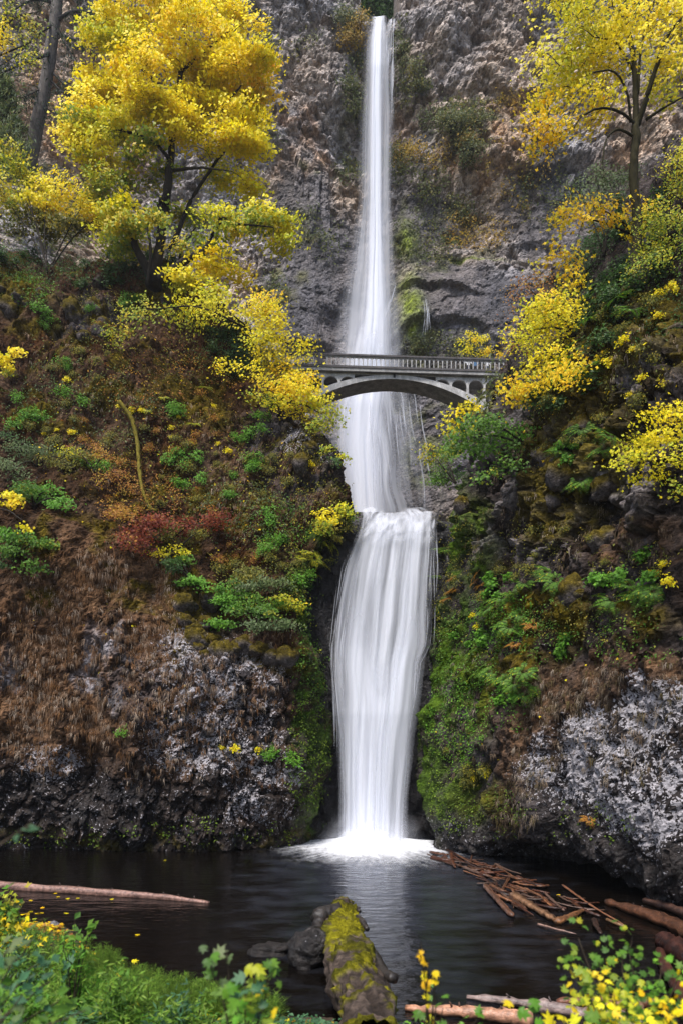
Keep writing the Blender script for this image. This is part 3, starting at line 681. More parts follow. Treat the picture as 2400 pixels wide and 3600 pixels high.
def build_foam():
    nt_, nr = 220, 70
    th = np.linspace(math.pi * .98, math.pi * 2.02, nt_); rr = np.linspace(0, 1, nr)
    Th, Rr = np.meshgrid(th, rr, indexing='ij')
    st = np.stack([np.cos(Th) * 5, np.sin(Th) * 5, Rr * 1.2], -1)
    nz = fbm(st, 3, 800)
    rx = 8.0; ry = 12.5
    n3 = fbm(np.stack([np.cos(Th) * 26, np.sin(Th) * 26, Rr * 5.0], -1), 3, 820)
    X = 1.9 + np.cos(Th) * Rr * rx * (1 + .15 * nz); Y = 43.2 + np.sin(Th) * Rr * ry * (1 + .2 * nz)
    Zf = .03 + .35 * np.exp(-(Rr / .22) ** 2) * (1 + .3 * nz) + .04 * nz * (1 - Rr)
    den = sstep(1.05, .05, Rr + .14 * nz + .05 * n3 * sstep(.15, .6, Rr)) ** 1.05
    flow = np.stack([Th * 3, Rr, den], -1)
    me = grid_mesh('foam', np.stack([X, Y, np.maximum(Zf, .012)], -1), None, None, flow)
    tag(link('foam', me, M['foam']), 'white foam spreading where the lower waterfall strikes the pool', kind='structure')
build_foam()

# ================================================================== BRIDGE
def build_bridge():
    CX, CY, rot = 4.5, 58.4, math.radians(3.2)
    root = empty('arch_bridge', (CX, CY, 0), (0, 0, rot))
    tag(root, 'pale concrete footbridge with a low arch spanning the gorge before the upper waterfall', 'bridge')
    pale, grey, dark = (.52, .51, .50), (.34, .33, .32), (.11, .10, .10)
    def part(nm, mb, par=root): return link(nm, mb.mesh(nm, False), M['concrete'], par)
    xs = np.linspace(-9.2, 9.2, 60)
    ze = 37.80 - 2.0 * (xs / 7.65) ** 2; zi = ze - (.36 + .42 * (xs / 8) ** 2)
    mb = MB(); strip_prism(mb, np.stack([xs, ze], -1), np.stack([xs, zi], -1), 0, 2.1, pale); part('arch', mb)
    mb = MB(); box(mb, -16, 19, -.28, 2.4, 37.86, 38.12, grey); part('deck', mb)
    mb = MB(); box(mb, -16, 19, -.34, -.02, 38.124, 38.30, dark); part('kerb', mb)
    mb = MB(); box(mb, -16, 19, 2.1, 2.45, 38.124, 38.30, dark); part('kerb', mb)
    mb = MB(); box(mb, -16, 19, .02, 2.08, 37.74, 37.857, grey); part('deck_beam', mb)
    cols = [-10.4, -8.95, -7.5, -6.1, -4.7, 4.87, 6.34, 7.8, 9.25, 10.7]
    for c in cols:
        zb_ = 37.80 - 2.0 * (c / 7.65) ** 2 - .1 if abs(c) < 9 else 33.5
        for y in (0.02, 1.8):
            mb = MB(); box(mb, c - .10, c + .10, y, y + .26, zb_, 37.735, pale); part('spandrel_column', mb)
    for a, b in list(zip(cols[:4], cols[1:5])) + list(zip(cols[5:9], cols[6:10])) + [(-4.7, -3.2), (3.37, 4.87)]:
        t = np.linspace(0, math.pi, 17); r = (b - a) / 2 - .10; c = (a + b) / 2
        cv = np.stack([c - np.cos(t) * r, 37.02 + np.sin(t) * .52], -1)
        cv = np.vstack([[a + .1, 36.85], cv, [b - .1, 36.85]]) if b - a > 1.2 and abs(c) > 4.6 else cv
        tp = np.stack([np.linspace(a + .1, b - .1, len(cv)), np.full(len(cv), 37.735)], -1); tp[:, 0] = cv[:, 0]
        if abs(c) < 4.6:
            k = cv[:, 1] > 37.80 - 2.0 * (cv[:, 0] / 7.65) ** 2 - .12; cv = cv[k]; tp = tp[k]
        for y in (.03, 1.81):
            mb = MB(); strip_prism(mb, tp, cv, y, y + .22, pale); part('spandrel_arch', mb)
    # railings
    t = np.linspace(0, math.pi / 2, 6)
    half = [(.06, 0.0), (.07, 0.03), (.036, .08), (.036, .60), (.055, .63), (.045, .66)] + [(.045 + .143 * (1 - math.cos(a)), .66 + .16 * math.sin(a)) for a in t[1:]] + [(.188, .84)]
    poly = [(x, z) for x, z in half] + [(-x, z) for x, z in reversed(half)]
    mb = MB()
    nph = len(half); L = np.array([(-x, z) for x, z in half]); Rr = np.array(half)
    v = [];
    for y in (-.055, .055):
        v += [(x, y, z) for x, z in L] + [(x, y, z) for x, z in Rr]
    f = []
    n = nph
    for i in range(n - 1):
        f += [[i, n + i, n + i + 1, i + 1], [2 * n + i, 2 * n + i + 1, 3 * n + i + 1, 3 * n + i], [i, i + 1, 2 * n + i + 1, 2 * n + i], [n + i, 3 * n + i, 3 * n + i + 1, n + i + 1]]
    mb.add(v, f4=f, c=pale); bal = mb.mesh('baluster', False)
    for nm, y in (('railing', -.17), ('railing', 2.27)):
        mb = MB(); box(mb, -16, 19, y - .15, y + .15, 39.15, 39.29, dark); box(mb, -16, 19, y - .10, y + .10, 39.06, 39.147, (.2, .19, .18))
        rl = link(nm, mb.mesh(nm, False), M['concrete'], root)
        x = -9.5
        while x < 10.5:
            if abs(x + 6.29) > .3:
                o = link('baluster', bal, M['concrete'], rl, (x, y, 38.30)); o.scale = (1, 1, .905)
            x += .378
        mb = MB(); box(mb, -6.5, -6.08, y - .2, y + .2, 38.304, 39.40, dark); box(mb, -6.56, -6.02, y - .26, y + .26, 39.404, 39.48, dark); part('post', mb, rl)
    mb = MB(); box(mb, -.09, .09, -.06, -.005, 37.55, 37.92, (.03, .03, .03)); part('drain_spout', mb)
    return root
BRIDGE = build_bridge()
# ================================================================== PLANTS: tools
def tmpl(pts, tris): return np.array(pts, float), np.array(tris, int)
_o = [(0, -.5), (.30, -.42), (.52, -.12), (.24, -.06), (.50, .30), (.17, .20), (0, .62), (-.17, .20), (-.50, .30), (-.24, -.06), (-.52, -.12), (-.30, -.42)]
T_MAPLE = tmpl([(0, -.1, 0)] + [(x, y, -.12 * abs(x) - .1 * y * y) for x, y in _o], [(0, 1 + i, 1 + (i + 1) % 12) for i in range(12)])
T_LOBE = tmpl([(0, -.45, 0), (.5, .05, -.08), (.17, .08, 0), (0, .6, -.1), (-.17, .08, 0), (-.5, .05, -.08)], [(0, 1, 2), (0, 2, 3), (0, 3, 4), (0, 4, 5)])
T_DIA = tmpl([(0, -.5, 0), (.42, .02, -.06), (0, .6, -.04), (-.42, .02, -.06)], [(0, 1, 2), (0, 2, 3)])
T_OVAL = tmpl([(0, -.5, 0), (.3, 0, .08), (0, .55, -.05), (-.3, 0, .08)], [(0, 1, 2), (0, 2, 3)])
T_LONG = tmpl([(0, -.5, 0), (.13, 0, .02), (0, .6, -.05), (-.13, 0, .02)], [(0, 1, 2), (0, 2, 3)])
def leaves(mb, cent, nrm, size, col, T, tang=None, rg=RNG):
    n = len(cent)
    if n == 0: return
    nrm = unit(nrm)
    if tang is None: tang = rg.normal(size=(n, 3))
    b = unit(tang - (tang * nrm).sum(1, keepdims=True) * nrm); t = np.cross(b, nrm)
    size = np.broadcast_to(np.asarray(size, float), (n,))[:, None, None]
    v, f = T; m = len(v)
    P = cent[:, None, :] + size * (v[None, :, 0:1] * t[:, None, :] + v[None, :, 1:2] * b[:, None, :] + v[None, :, 2:3] * nrm[:, None, :])
    F = (f[None] + (np.arange(n) * m)[:, None, None]).reshape(-1, 3)
    mb.add(P.reshape(-1, 3), f3=F, c=np.repeat(col, m, 0))
PAL = {
    'yellow': [((.95, .77, .007), 5), ((.95, .84, .03), 4), ((.72, .72, .02), 1.5), ((.94, .64, .006), 1)],
    'lemon': [((.94, .78, .02), 4), ((.72, .70, .03), 3), ((.42, .52, .025), 1.5)],
    'lime': [((.50, .52, .03), 3), ((.26, .36, .03), 3), ((.80, .58, .02), 2), ((.12, .22, .02), 1)],
    'gold': [((.95, .66, .008), 4), ((.93, .54, .008), 2), ((.94, .78, .015), 3), ((.5, .54, .03), 1)],
    'green': [((.10, .22, .025), 4), ((.16, .30, .03), 3), ((.06, .14, .02), 2), ((.5, .45, .03), .4)],
    'deep': [((.045, .10, .025), 4), ((.07, .15, .03), 3), ((.10, .17, .05), 2)],
    'fresh': [((.13, .33, .025), 4), ((.20, .42, .04), 2), ((.09, .22, .02), 2)],
    'horsetail': [((.17, .31, .03), 3), ((.24, .36, .05), 2), ((.10, .21, .02), 2)],
    'mossleaf': [((.16, .26, .02), 3), ((.23, .31, .03), 2), ((.09, .16, .02), 3)],
    'olive': [((.20, .20, .03), 3), ((.13, .15, .03), 3), ((.45, .36, .04), 1.5)],
    'red': [((.22, .035, .015), 4), ((.32, .07, .02), 2), ((.13, .03, .015), 2), ((.5, .25, .03), .7)],
    'rust': [((.40, .16, .03), 3), ((.55, .30, .04), 3), ((.25, .09, .03), 2), ((.6, .45, .05), 1)],
    'sage': [((.13, .19, .07), 3), ((.19, .24, .09), 2), ((.09, .14, .05), 2)],
    'bluegreen': [((.06, .16, .07), 3), ((.10, .22, .10), 2), ((.05, .12, .05), 2)],
    'farolive': [((.14, .16, .05), 3), ((.10, .13, .05), 3), ((.30, .26, .05), 1)],
    'fargold': [((.50, .34, .05), 3), ((.42, .26, .06), 2), ((.28, .25, .06), 2)],
    'needle': [((.025, .05, .025), 3), ((.04, .075, .03), 2)],
    'needlepale': [((.13, .17, .06), 3), ((.20, .22, .07), 2), ((.08, .12, .05), 2)],
}
def palcol(pal, n, rg=RNG, clump=None, spread=.6):
    c = np.array([x[0] for x in PAL[pal]]); w = np.array([x[1] for x in PAL[pal]], float); w /= w.sum()
    i = rg.choice(len(c), n, p=w); base = c[i]
    if clump is not None:
        k = clump.max() + 1; ci = c[rg.choice(len(c), k, p=w)]
        base = base * (1 - spread) + ci[clump] * spread
    return base * rg.uniform(.8, 1.2, (n, 1))
def spots(px, py):
    c = np.clip(((px + 300) / 4).astype(int), 0, 759); r = np.clip(((py + 200) / 4).astype(int), 0, 999)
    Y = ZB[r, c]; ok = Y < 1e8
    P = np.stack([(px - 1200) / FPX * Y, Y, CAMZ + (HZ - py) / FPX * Y], -1)
    return P, ZN[r, c], ok
BARKD = rgb(.028, .022, .016)
def tree(name, label, cat, limbs, blobs, leaf, T, k, depth=.8, group=None, bark=BARKD, seed=1, flat=.45, twr=.035, lsp=None, extra_limb=True, up=.5):
    """limbs: ([(px, py, Y)..], r0, r1); blobs: (px, py, rx, ry, clumps, palette, Y)"""
    rg = np.random.default_rng(seed)
    L = []
    for pts, r0, r1 in limbs:
        w = np.array([W(*q) for q in pts]); n = max(8, 5 * len(pts)); s = spline(w, n)
        s += rg.normal(0, .04 * max(r0, .05) * 4, s.shape) * np.linspace(0, 1, n)[:, None]
        L.append((s, np.linspace(r0, r1, n) ** 1.0))
    root = empty(name, tuple(L[0][0][0])); tag(root, label, cat, group)
    off = np.array(L[0][0][0])
    for i, (s, r) in enumerate(L):
        mb = MB(); c = bark * rg.uniform(.8, 1.25)
        rr = r.copy()
        if i == 0: rr[0] *= 1.5; rr[1] *= 1.15
        tube(mb, s - off, rr, 9 if i == 0 else 6, c, jit=.25)
        link('trunk' if i == 0 else 'limb', mb.mesh('limb'), M['bark'], root)
    S = np.concatenate([s[len(s) // 4:] for s, r in L])
    C, cp, tilt = [], [], []
    for (px, py, rx, ry, n, pal, Y) in blobs:
        g = 7 if n > 13 else 3; ns = max(1, n // g); n = ns * g
        v = rg.normal(size=(ns, 3)); v = v / np.linalg.norm(v, axis=1, keepdims=True) * (rg.random((ns, 1)) ** .45)
        yy = Y + v[:, 1] * rx / FPX * Y * depth
        sc = np.stack([(px + v[:, 0] * rx - 1200) / FPX * Y, yy, CAMZ + (HZ - (py + v[:, 2] * ry)) / FPX * Y], -1)
        sl = (lsp or leaf * 2.2) * 1.5; a = rg.uniform(0, 6.28, n); r = np.sqrt(rg.random(n)) * sl * (1.25 if g > 3 else .8)
        dz = -.22 * r * (.6 + rg.random(n)) + rg.normal(size=n) * .05
        C.append(np.repeat(sc, g, 0) + np.stack([np.cos(a) * r * 1.15, np.sin(a) * r, dz], -1)); cp += [pal] * n
        tl = rg.normal(size=(ns, 3)) * np.array([.35, .25, .25]); tilt.append(np.repeat(tl, g, 0))
    C = np.concatenate(C); cp = np.array(cp); tilt = np.concatenate(tilt)
    d = np.array([np.min(((S - c) ** 2).sum(1)) for c in C]); o = np.argsort(d); C = C[o]; cp = cp[o]; tilt = tilt[o]
    tw = MB(); PT = np.zeros((len(S) + 3 * len(C), 3)); PT[:len(S)] = S; m = len(S)
    for c in C:
        dd = ((PT[:m] - c) ** 2).sum(1) + 1.2 * np.maximum(PT[:m, 2] - c[2] + .1, 0) ** 2
        a = PT[np.argmin(dd)]
        ln = np.linalg.norm(c - a)
        mid = (a + c) / 2 + rg.normal(0, .08 * ln, 3) + np.array([0, 0, .10 * ln])
        t = np.linspace(0, 1, 5)[:, None]
        s = (1 - t) ** 2 * a + 2 * t * (1 - t) * mid + t * t * c
        tube(tw, s - off, np.linspace(twr * min(1.4, .5 + ln * .3), twr * .3, 5), 3, bark * 1.1, cap=False)
        PT[m] = c; PT[m + 1] = s[2]; PT[m + 2] = s[3]; m += 3
    o_ = link('twig', tw.mesh('twig'), M['bark'], root); o_['kind'] = 'stuff'
    mb = MB()
    lsp = lsp or leaf * 2.2
    for pal in sorted(set(cp)):
        cc = C[cp == pal]; n = len(cc) * k; ci = np.repeat(np.arange(len(cc)), k)
        pos = cc[ci] + rg.normal(size=(n, 3)) * np.array([lsp, lsp, lsp * flat])
        pos[:, 2] -= .06 * ((pos - cc[ci])[:, :2] ** 2).sum(1) / lsp
        nr = np.array([-.1, -.85, up * .65]) + rg.normal(size=(n, 3)) * .36 + tilt[cp == pal][ci]
        leaves(mb, pos - off, nr, leaf * rg.uniform(.6, 1.25, n), palcol(pal, n, rg, ci), T, rg=rg)
    o_ = link('crown', mb.mesh('crown', False), M['leaf'], root); o_['kind'] = 'stuff'
    return root

# ---------------- big yellow maple on the cliff top
Yt = 50.0
bm = [(560, 30, 220, 70, 70, 'yellow'), (800, 50, 110, 80, 40, 'yellow'), (430, 150, 120, 80, 50, 'lemon'), (640, 170, 170, 100, 90, 'yellow'), (840, 200, 100, 110, 60, 'yellow'), (390, 290, 130, 75, 60, 'yellow'), (560, 310, 150, 95, 80, 'yellow'),
      (760, 320, 150, 110, 80, 'yellow'), (895, 320, 60, 110, 40, 'gold'), (290, 400, 80, 50, 30, 'yellow'), (460, 430, 130, 65, 45, 'lemon'), (650, 430, 120, 60, 45, 'yellow'), (830, 460, 110, 90, 55, 'yellow'), (250, 470, 50, 34, 14, 'yellow'), (360, 560, 110, 50, 28, 'lemon'),
      (520, 560, 90, 60, 28, 'lime'), (760, 590, 120, 80, 40, 'lemon'), (845, 640, 55, 60, 20, 'yellow'), (430, 660, 130, 70, 34, 'lime'), (640, 690, 90, 70, 20, 'lime'), (760, 740, 80, 60, 22, 'lemon'), (930, 750, 80, 60, 34, 'lemon'), (985, 830, 45, 50, 20, 'lemon'),
      (880, 800, 80, 45, 18, 'lime'), (480, 770, 100, 50, 22, 'lime'), (380, 740, 90, 60, 28, 'lemon'), (700, 840, 90, 50, 16, 'lime'), (420, 850, 80, 50, 18, 'lime'), (790, 950, 90, 60, 30, 'yellow'), (690, 1000, 80, 60, 24, 'lemon'), (340, 470, 80, 60, 20, 'lime')]
bm = [(a, b, c, d, int(n * (1.5 if b < 500 else 1.0)), p, Yt + RNG.uniform(-1.5, 1.5)) for a, b, c, d, n, p in bm]
tree('maple_tree', 'big yellow maple with several dark stems on the cliff top beside the bridge', 'tree',
     [([(540, 1010, 51), (565, 850, 51), (585, 700, 50.5), (600, 560, 50), (612, 400, 50), (640, 220, 50), (650, 60, 50)], .42, .10),
      ([(545, 990, 50.5), (470, 840, 50), (540, 760, 50), (590, 670, 50)], .34, .16),
      ([(560, 985, 50), (660, 910, 49.5), (720, 880, 49), (770, 780, 49), (800, 770, 49)], .30, .08),
      ([(600, 880, 51), (640, 780, 51), (680, 690, 51), (740, 600, 51), (830, 470, 51)], .20, .07),
      ([(598, 560, 50), (540, 500, 49), (440, 460, 49), (360, 440, 49)], .16, .05),
      ([(606, 470, 50), (690, 410, 49.5), (770, 390, 49.5), (850, 300, 49)], .16, .05),
      ([(600, 600, 50), (700, 590, 49.5), (800, 600, 49)], .12, .04),
      ([(615, 390, 50), (540, 280, 49.5), (440, 200, 49)], .14, .05), ([(630, 260, 50), (720, 180, 49.5), (820, 100, 49)], .14, .05),
      ([(770, 780, 49), (860, 790, 48.5), (960, 800, 48.5)], .10, .04), ([(520, 1000, 50), (530, 870, 50), (500, 760, 50), (420, 690, 50)], .14, .05),
      ([(620, 1000, 51), (640, 880, 51), (690, 800, 51)], .14, .05)],
     bm, .245, T_DIA, 44, seed=11, lsp=.46, flat=.22)

# ---------------- maples overhanging the path, by the bridge end
by = [(700, 1060, 90, 50, 30, 'lemon'), (800, 1090, 110, 50, 40, 'lemon'), (900, 1120, 90, 50, 34, 'yellow'), (930, 1060, 50, 40, 14, 'gold'), (980, 1170, 80, 50, 34, 'yellow'), (1040, 1220, 50, 40, 20, 'yellow'), (480, 1090, 70, 30, 14, 'lime'), (400, 1180, 60, 30, 12, 'lime'), (620, 1100, 60, 30, 14, 'lime'), (975, 1235, 45, 40, 24, 'yellow'), (960, 1270, 60, 40, 24, 'olive'), (985, 1290, 36, 30, 14, 'gold'), (930, 1210, 60, 40, 16, 'lemon')]
tree('maple_sapling', 'yellow maple leaning out above the path at the bridge end', 'tree', [([(880, 1330, 49), (900, 1230, 48.5), (880, 1160, 48), (820, 1110, 47.5)], .12, .05), ([(900, 1230, 48.5), (950, 1190, 48), (1020, 1210, 47.5)], .08, .03), ([(860, 1150, 48), (700, 1080, 47), (520, 1090, 46)], .07, .03)],
     [(a, b, c, d, n, p, 47.5) for a, b, c, d, n, p in by], .21, T_LOBE, 20, seed=12, lsp=.46, flat=.3)
by = [(850, 1290, 70, 35, 18, 'yellow'), (1000, 1350, 90, 40, 30, 'gold'), (1070, 1390, 70, 40, 28, 'yellow'), (1120, 1440, 50, 50, 24, 'lemon'), (980, 1400, 70, 35, 18, 'lemon'), (1140, 1500, 40, 40, 18, 'lime'), (1060, 1330, 40, 25, 10, 'gold'), (900, 1400, 60, 30, 8, 'lime'), (1170, 1470, 25, 25, 8, 'lime'), (1030, 1330, 50, 24, 16, 'yellow')]
tree('maple_sapling', 'low yellow and green maple hanging over the cliff edge under the bridge end', 'tree', [([(960, 1480, 47.5), (1010, 1430, 46.5), (1060, 1420, 46), (1120, 1450, 45.5)], .10, .04), ([(985, 1450, 47), (960, 1380, 46), (860, 1310, 45.5)], .07, .03)],
     [(a, b, c, d, n, p, 45.8) for a, b, c, d, n, p in by], .20, T_LOBE, 20, seed=13, lsp=.44, flat=.3)

# ---------------- tall maple on the overhanging cliff
Yr = 33.0
br = [(2050, 30, 110, 50, 22, 'lemon'), (2180, 70, 120, 70, 34, 'yellow'), (2340, 50, 90, 80, 34, 'yellow'), (1960, 180, 60, 50, 16, 'lemon'), (2050, 140, 70, 40, 14, 'lemon'), (1990, 250, 90, 40, 18, 'lemon'), (1930, 320, 60, 40, 14, 'yellow'), (2080, 260, 90, 50, 16, 'yellow'), (1920, 400, 50, 40, 12, 'gold'),
      (2030, 420, 60, 35, 10, 'gold'), (2130, 190, 90, 60, 20, 'yellow'), (2290, 170, 90, 60, 24, 'yellow'), (1945, 480, 60, 35, 14, 'gold'), (2390, 190, 60, 80, 16, 'lemon'), (2200, -60, 200, 60, 50, 'yellow'), (2120, 340, 70, 40, 9, 'yellow'), (2020, -50, 120, 50, 24, 'lemon'), (2380, -60, 90, 60, 20, 'yellow'), (2330, 330, 50, 40, 6, 'lemon')]
tree('maple_tree', 'tall mossy trunked maple with thin yellow green crown on the overhanging cliff', 'tree',
     [([(2230, 960, 34), (2240, 800, 33.6), (2225, 640, 33.3), (2232, 480, 33), (2236, 420, 33)], .26, .17), ([(2232, 470, 33), (2232, 330, 33), (2225, 200, 33), (2200, 60, 33), (2190, -60, 33)], .15, .06), ([(2240, 440, 33), (2275, 330, 32.5), (2310, 220, 32.2), (2340, 130, 32), (2400, 60, 31.5)], .15, .06),
      ([(2236, 440, 33), (2180, 395, 32.5), (2110, 380, 32), (2050, 405, 31.6), (2015, 450, 31.4)], .07, .03), ([(2215, 430, 33), (2200, 320, 32.5), (2150, 250, 32), (2060, 260, 31.6)], .07, .03), ([(2270, 420, 33), (2330, 380, 33), (2420, 330, 33)], .07, .03),
      ([(2226, 480, 33), (2170, 455, 32.6), (2130, 490, 32.4), (2118, 560, 32.4), (2118, 600, 32.4)], .07, .02), ([(2225, 250, 33), (2160, 150, 32.6), (2080, 130, 32)], .06, .02), ([(2240, 330, 33), (2250, 180, 33), (2280, 40, 33)], .08, .03)],
     [(a, b, c, d, int(n * 1.7), p, Yr + RNG.uniform(-1, 1)) for a, b, c, d, n, p in br], .19, T_LOBE, 21, seed=21, lsp=.38, flat=.3, bark=rgb(.035, .030, .012))
def local_tree(name, label, base, blobs, pal_leaf, T, k, seed, offY=-1.0, twr=.03, lsp=None, cat='shrub', group=None, nl=3, up=.5, flat=.45):
    """a shrub rooted on the rock at a photo pixel, its foliage just in front of the rock"""
    rg = np.random.default_rng(seed)
    Y0, n0 = ground_at(*base)
    bl = []
    for (a, b, c, d, n, p) in blobs:
        Yg, _ = ground_at(a, b)
        bl.append((a, b, c, d, n, p, min(Yg, Y0 + 1.5) + offY))
    lm = []
    for q in bl[:max(nl, 1)]:
        mx, my = (base[0] + q[0]) / 2 + rg.uniform(-15, 15), (base[1] + q[1]) / 2 - 18
        lm.append(([(base[0], base[1], Y0 + .1), (mx, my, (Y0 + q[6]) / 2 - .3), (q[0], q[1], q[6])], twr * 2.0, twr * .7))
    return tree(name, label, cat, lm, bl, pal_leaf, T, k, seed=seed, twr=twr, lsp=lsp, group=group, up=up, flat=flat)
local_tree('maple_sapling', 'orange yellow maple branch spreading low before the tall mossy trunk', (2235, 830), [(2070, 720, 90, 36, 26, 'gold'), (2160, 770, 80, 30, 18, 'gold'), (1990, 760, 60, 40, 14, 'gold'), (1930, 880, 40, 24, 8, 'gold'), (2000, 890, 40, 26, 7, 'gold'), (2020, 980, 40, 40, 10, 'gold'), (2230, 800, 50, 30, 8, 'yellow')], .20, T_LOBE, 16, 22, cat='tree', lsp=.32, offY=-2.5)
local_tree('maple_sapling', 'bright yellow maple hanging from the overhanging cliff beside the bridge', (2020, 1180), [(1900, 1080, 80, 50, 30, 'lemon'), (1870, 1160, 66, 60, 40, 'lemon'), (1900, 1250, 70, 60, 34, 'yellow'), (1960, 1130, 60, 50, 24, 'yellow'), (1860, 1320, 50, 50, 20, 'gold'), (1990, 1290, 60, 36, 16, 'gold'), (1960, 1060, 50, 50, 16, 'gold'), (1860, 1380, 50, 30, 14, 'gold'), (2000, 1340, 50, 20, 7, 'gold')], .17, T_LOBE, 20, 23, cat='tree', lsp=.40, offY=-1.6, flat=.3)
local_tree('rust_shrub', 'thin orange shrub reaching from the cliff edge above the bridge', (1980, 1150), [(1850, 1010, 60, 50, 18, 'rust'), (1920, 1000, 60, 60, 16, 'rust'), (1820, 1110, 50, 50, 14, 'rust'), (1810, 1220, 30, 40, 12, 'rust')], .14, T_LOBE, 12, 24, lsp=.40, offY=-.4)
local_tree('maple_sapling', 'broad green maple shrub spilling over the cliff edge under the bridge', (1840, 1560), [(1650, 1540, 90, 40, 34, 'green'), (1740, 1500, 90, 50, 34, 'green'), (1810, 1510, 70, 60, 24, 'fresh'), (1760, 1580, 80, 40, 18, 'green'), (1790, 1640, 40, 40, 10, 'green'), (1700, 1660, 30, 30, 6, 'green')], .21, T_LOBE, 16, 25, cat='tree', lsp=.36, offY=-1.0)
local_tree('leafy_shrub', 'dense green and yellow shrub clinging to the gorge rim under the bridge', (1600, 1700), [(1560, 1620, 60, 60, 40, 'green'), (1540, 1690, 44, 40, 26, 'green'), (1520, 1600, 40, 30, 14, 'lime'), (1600, 1570, 50, 40, 18, 'lime'), (1590, 1650, 40, 50, 20, 'deep')], .15, T_OVAL, 20, 26, lsp=.32, offY=-.6)
local_tree('maple_sapling', 'wide yellow maple spray jutting from the blocky rock of the overhanging cliff', (2440, 1560), [(2320, 1440, 80, 36, 26, 'yellow'), (2380, 1480, 50, 40, 14, 'yellow'), (2230, 1530, 70, 36, 20, 'lemon'), (2320, 1540, 80, 36, 26, 'yellow'), (2260, 1600, 60, 30, 14, 'lemon'), (2370, 1590, 60, 40, 18, 'lemon'), (2280, 1680, 50, 36, 9, 'yellow'), (2390, 1680, 30, 50, 9, 'lime')], .13, T_LOBE, 16, 27, cat='tree', lsp=.30, offY=-1.6, flat=.25)
local_tree('maple_sapling', 'small yellow maple growing behind the far end of the bridge railing', (1730, 1260), [(1690, 1210, 60, 30, 26, 'yellow'), (1650, 1200, 34, 24, 10, 'yellow'), (1720, 1240, 40, 24, 10, 'gold')], .24, T_LOBE, 16, 28, cat='tree', lsp=.36, offY=-2.5)
local_tree('maple_sapling', 'thin yellow maple under the arch of the bridge', (1640, 1560), [(1640, 1440, 34, 26, 10, 'yellow'), (1600, 1490, 40, 30, 10, 'lemon'), (1580, 1460, 30, 30, 7, 'yellow')], .22, T_LOBE, 12, 29, cat='tree', lsp=.34, offY=-3.5)
# yellow thicket on the cliff top and shrubs by the lower falls' lip
local_tree('maple_thicket', 'bright yellow vine maple thicket spreading along the cliff top beyond the big maple', (170, 960), [(60, 640, 110, 50, 46, 'lemon'), (170, 690, 110, 46, 56, 'yellow'), (290, 720, 100, 44, 46, 'yellow'), (60, 560, 80, 50, 34, 'lime'), (20, 700, 60, 50, 24, 'lime'), (380, 740, 70, 50, 24, 'lemon'), (130, 770, 120, 40, 34, 'olive'), (300, 800, 100, 40, 28, 'olive')], .23, T_DIA, 34, 31, lsp=.5, offY=-.5, nl=6, flat=.3)
local_tree('yellow_shrub', 'yellow leaved shrub beside the lip of the lower waterfall', (1180, 1830), [(1150, 1810, 40, 34, 26, 'yellow'), (1200, 1790, 34, 30, 18, 'lemon'), (1120, 1860, 34, 40, 16, 'lime')], .17, T_LOBE, 18, 32, lsp=.24, offY=-.5)
local_tree('green_shrub', 'green shrub wrapping the rock corner at the lip of the lower waterfall', (1210, 1850), [(1225, 1800, 26, 30, 22, 'green'), (1215, 1850, 26, 34, 20, 'olive'), (1170, 1880, 30, 40, 18, 'olive'), (1140, 1950, 40, 40, 20, 'olive')], .12, T_OVAL, 20, 33, lsp=.22, offY=-.3)
local_tree('leafy_shrub', 'small yellow green shrub leaning from the rock edge over the upper falls', (1130, 1590), [(1160, 1570, 34, 24, 14, 'lime'), (1200, 1600, 24, 20, 7, 'lemon'), (1170, 1640, 26, 34, 8, 'deep')], .17, T_LOBE, 12, 34, lsp=.22, offY=-.6)
local_tree('yellow_sapling', 'yellow maple twig reaching in beside the mossy boulders high on the cliff', (-60, 1290), [(40, 1250, 40, 34, 14, 'yellow'), (-10, 1270, 50, 30, 10, 'yellow'), (40, 1310, 30, 14, 4, 'lime')], .17, T_MAPLE, 16, 35, lsp=.20, offY=-4)
local_tree('yellow_sapling', 'yellow maple twig above the bright green shrubs on the brown cliff', (-60, 1790), [(30, 1740, 40, 30, 12, 'yellow'), (70, 1760, 30, 30, 8, 'gold'), (80, 1830, 30, 20, 4, 'yellow')], .16, T_MAPLE, 14, 36, lsp=.18, offY=-3)

# ---------------- shrubs in regions of the cliffs: (px, py, rx, ry, number of clumps, palette)
local_tree('red_shrub', 'dense red leaved shrub sprawling across the brown cliff', (600, 1900), [(520, 1860, 110, 60, 70, 'red'), (650, 1850, 120, 60, 60, 'red'), (760, 1830, 60, 50, 26, 'red'), (470, 1900, 60, 40, 26, 'red'), (430, 1800, 60, 40, 16, 'rust')], .17, T_LOBE, 24, 41, lsp=.34, offY=-.7)
local_tree('pale_shrub', 'pale yellow leaved shrub in front of the red one', (600, 1960), [(610, 1890, 60, 40, 40, 'olive'), (580, 1920, 50, 30, 20, 'lemon'), (700, 1870, 40, 24, 14, 'olive')], .14, T_OVAL, 22, 42, lsp=.27, offY=-1.0)
local_tree('leafy_shrub', 'large green bramble mound above the lichen covered rock beside the falls', (900, 2150), [(820, 2090, 80, 60, 50, 'fresh'), (920, 2130, 90, 50, 60, 'green'), (960, 2180, 70, 40, 36, 'sage'), (860, 2020, 90, 50, 40, 'olive'), (1020, 2120, 70, 60, 40, 'lime'), (780, 2060, 50, 40, 20, 'green'), (760, 2180, 40, 34, 14, 'fresh'), (940, 2050, 80, 50, 36, 'sage')], .19, T_OVAL, 20, 43, lsp=.28, offY=-.8)
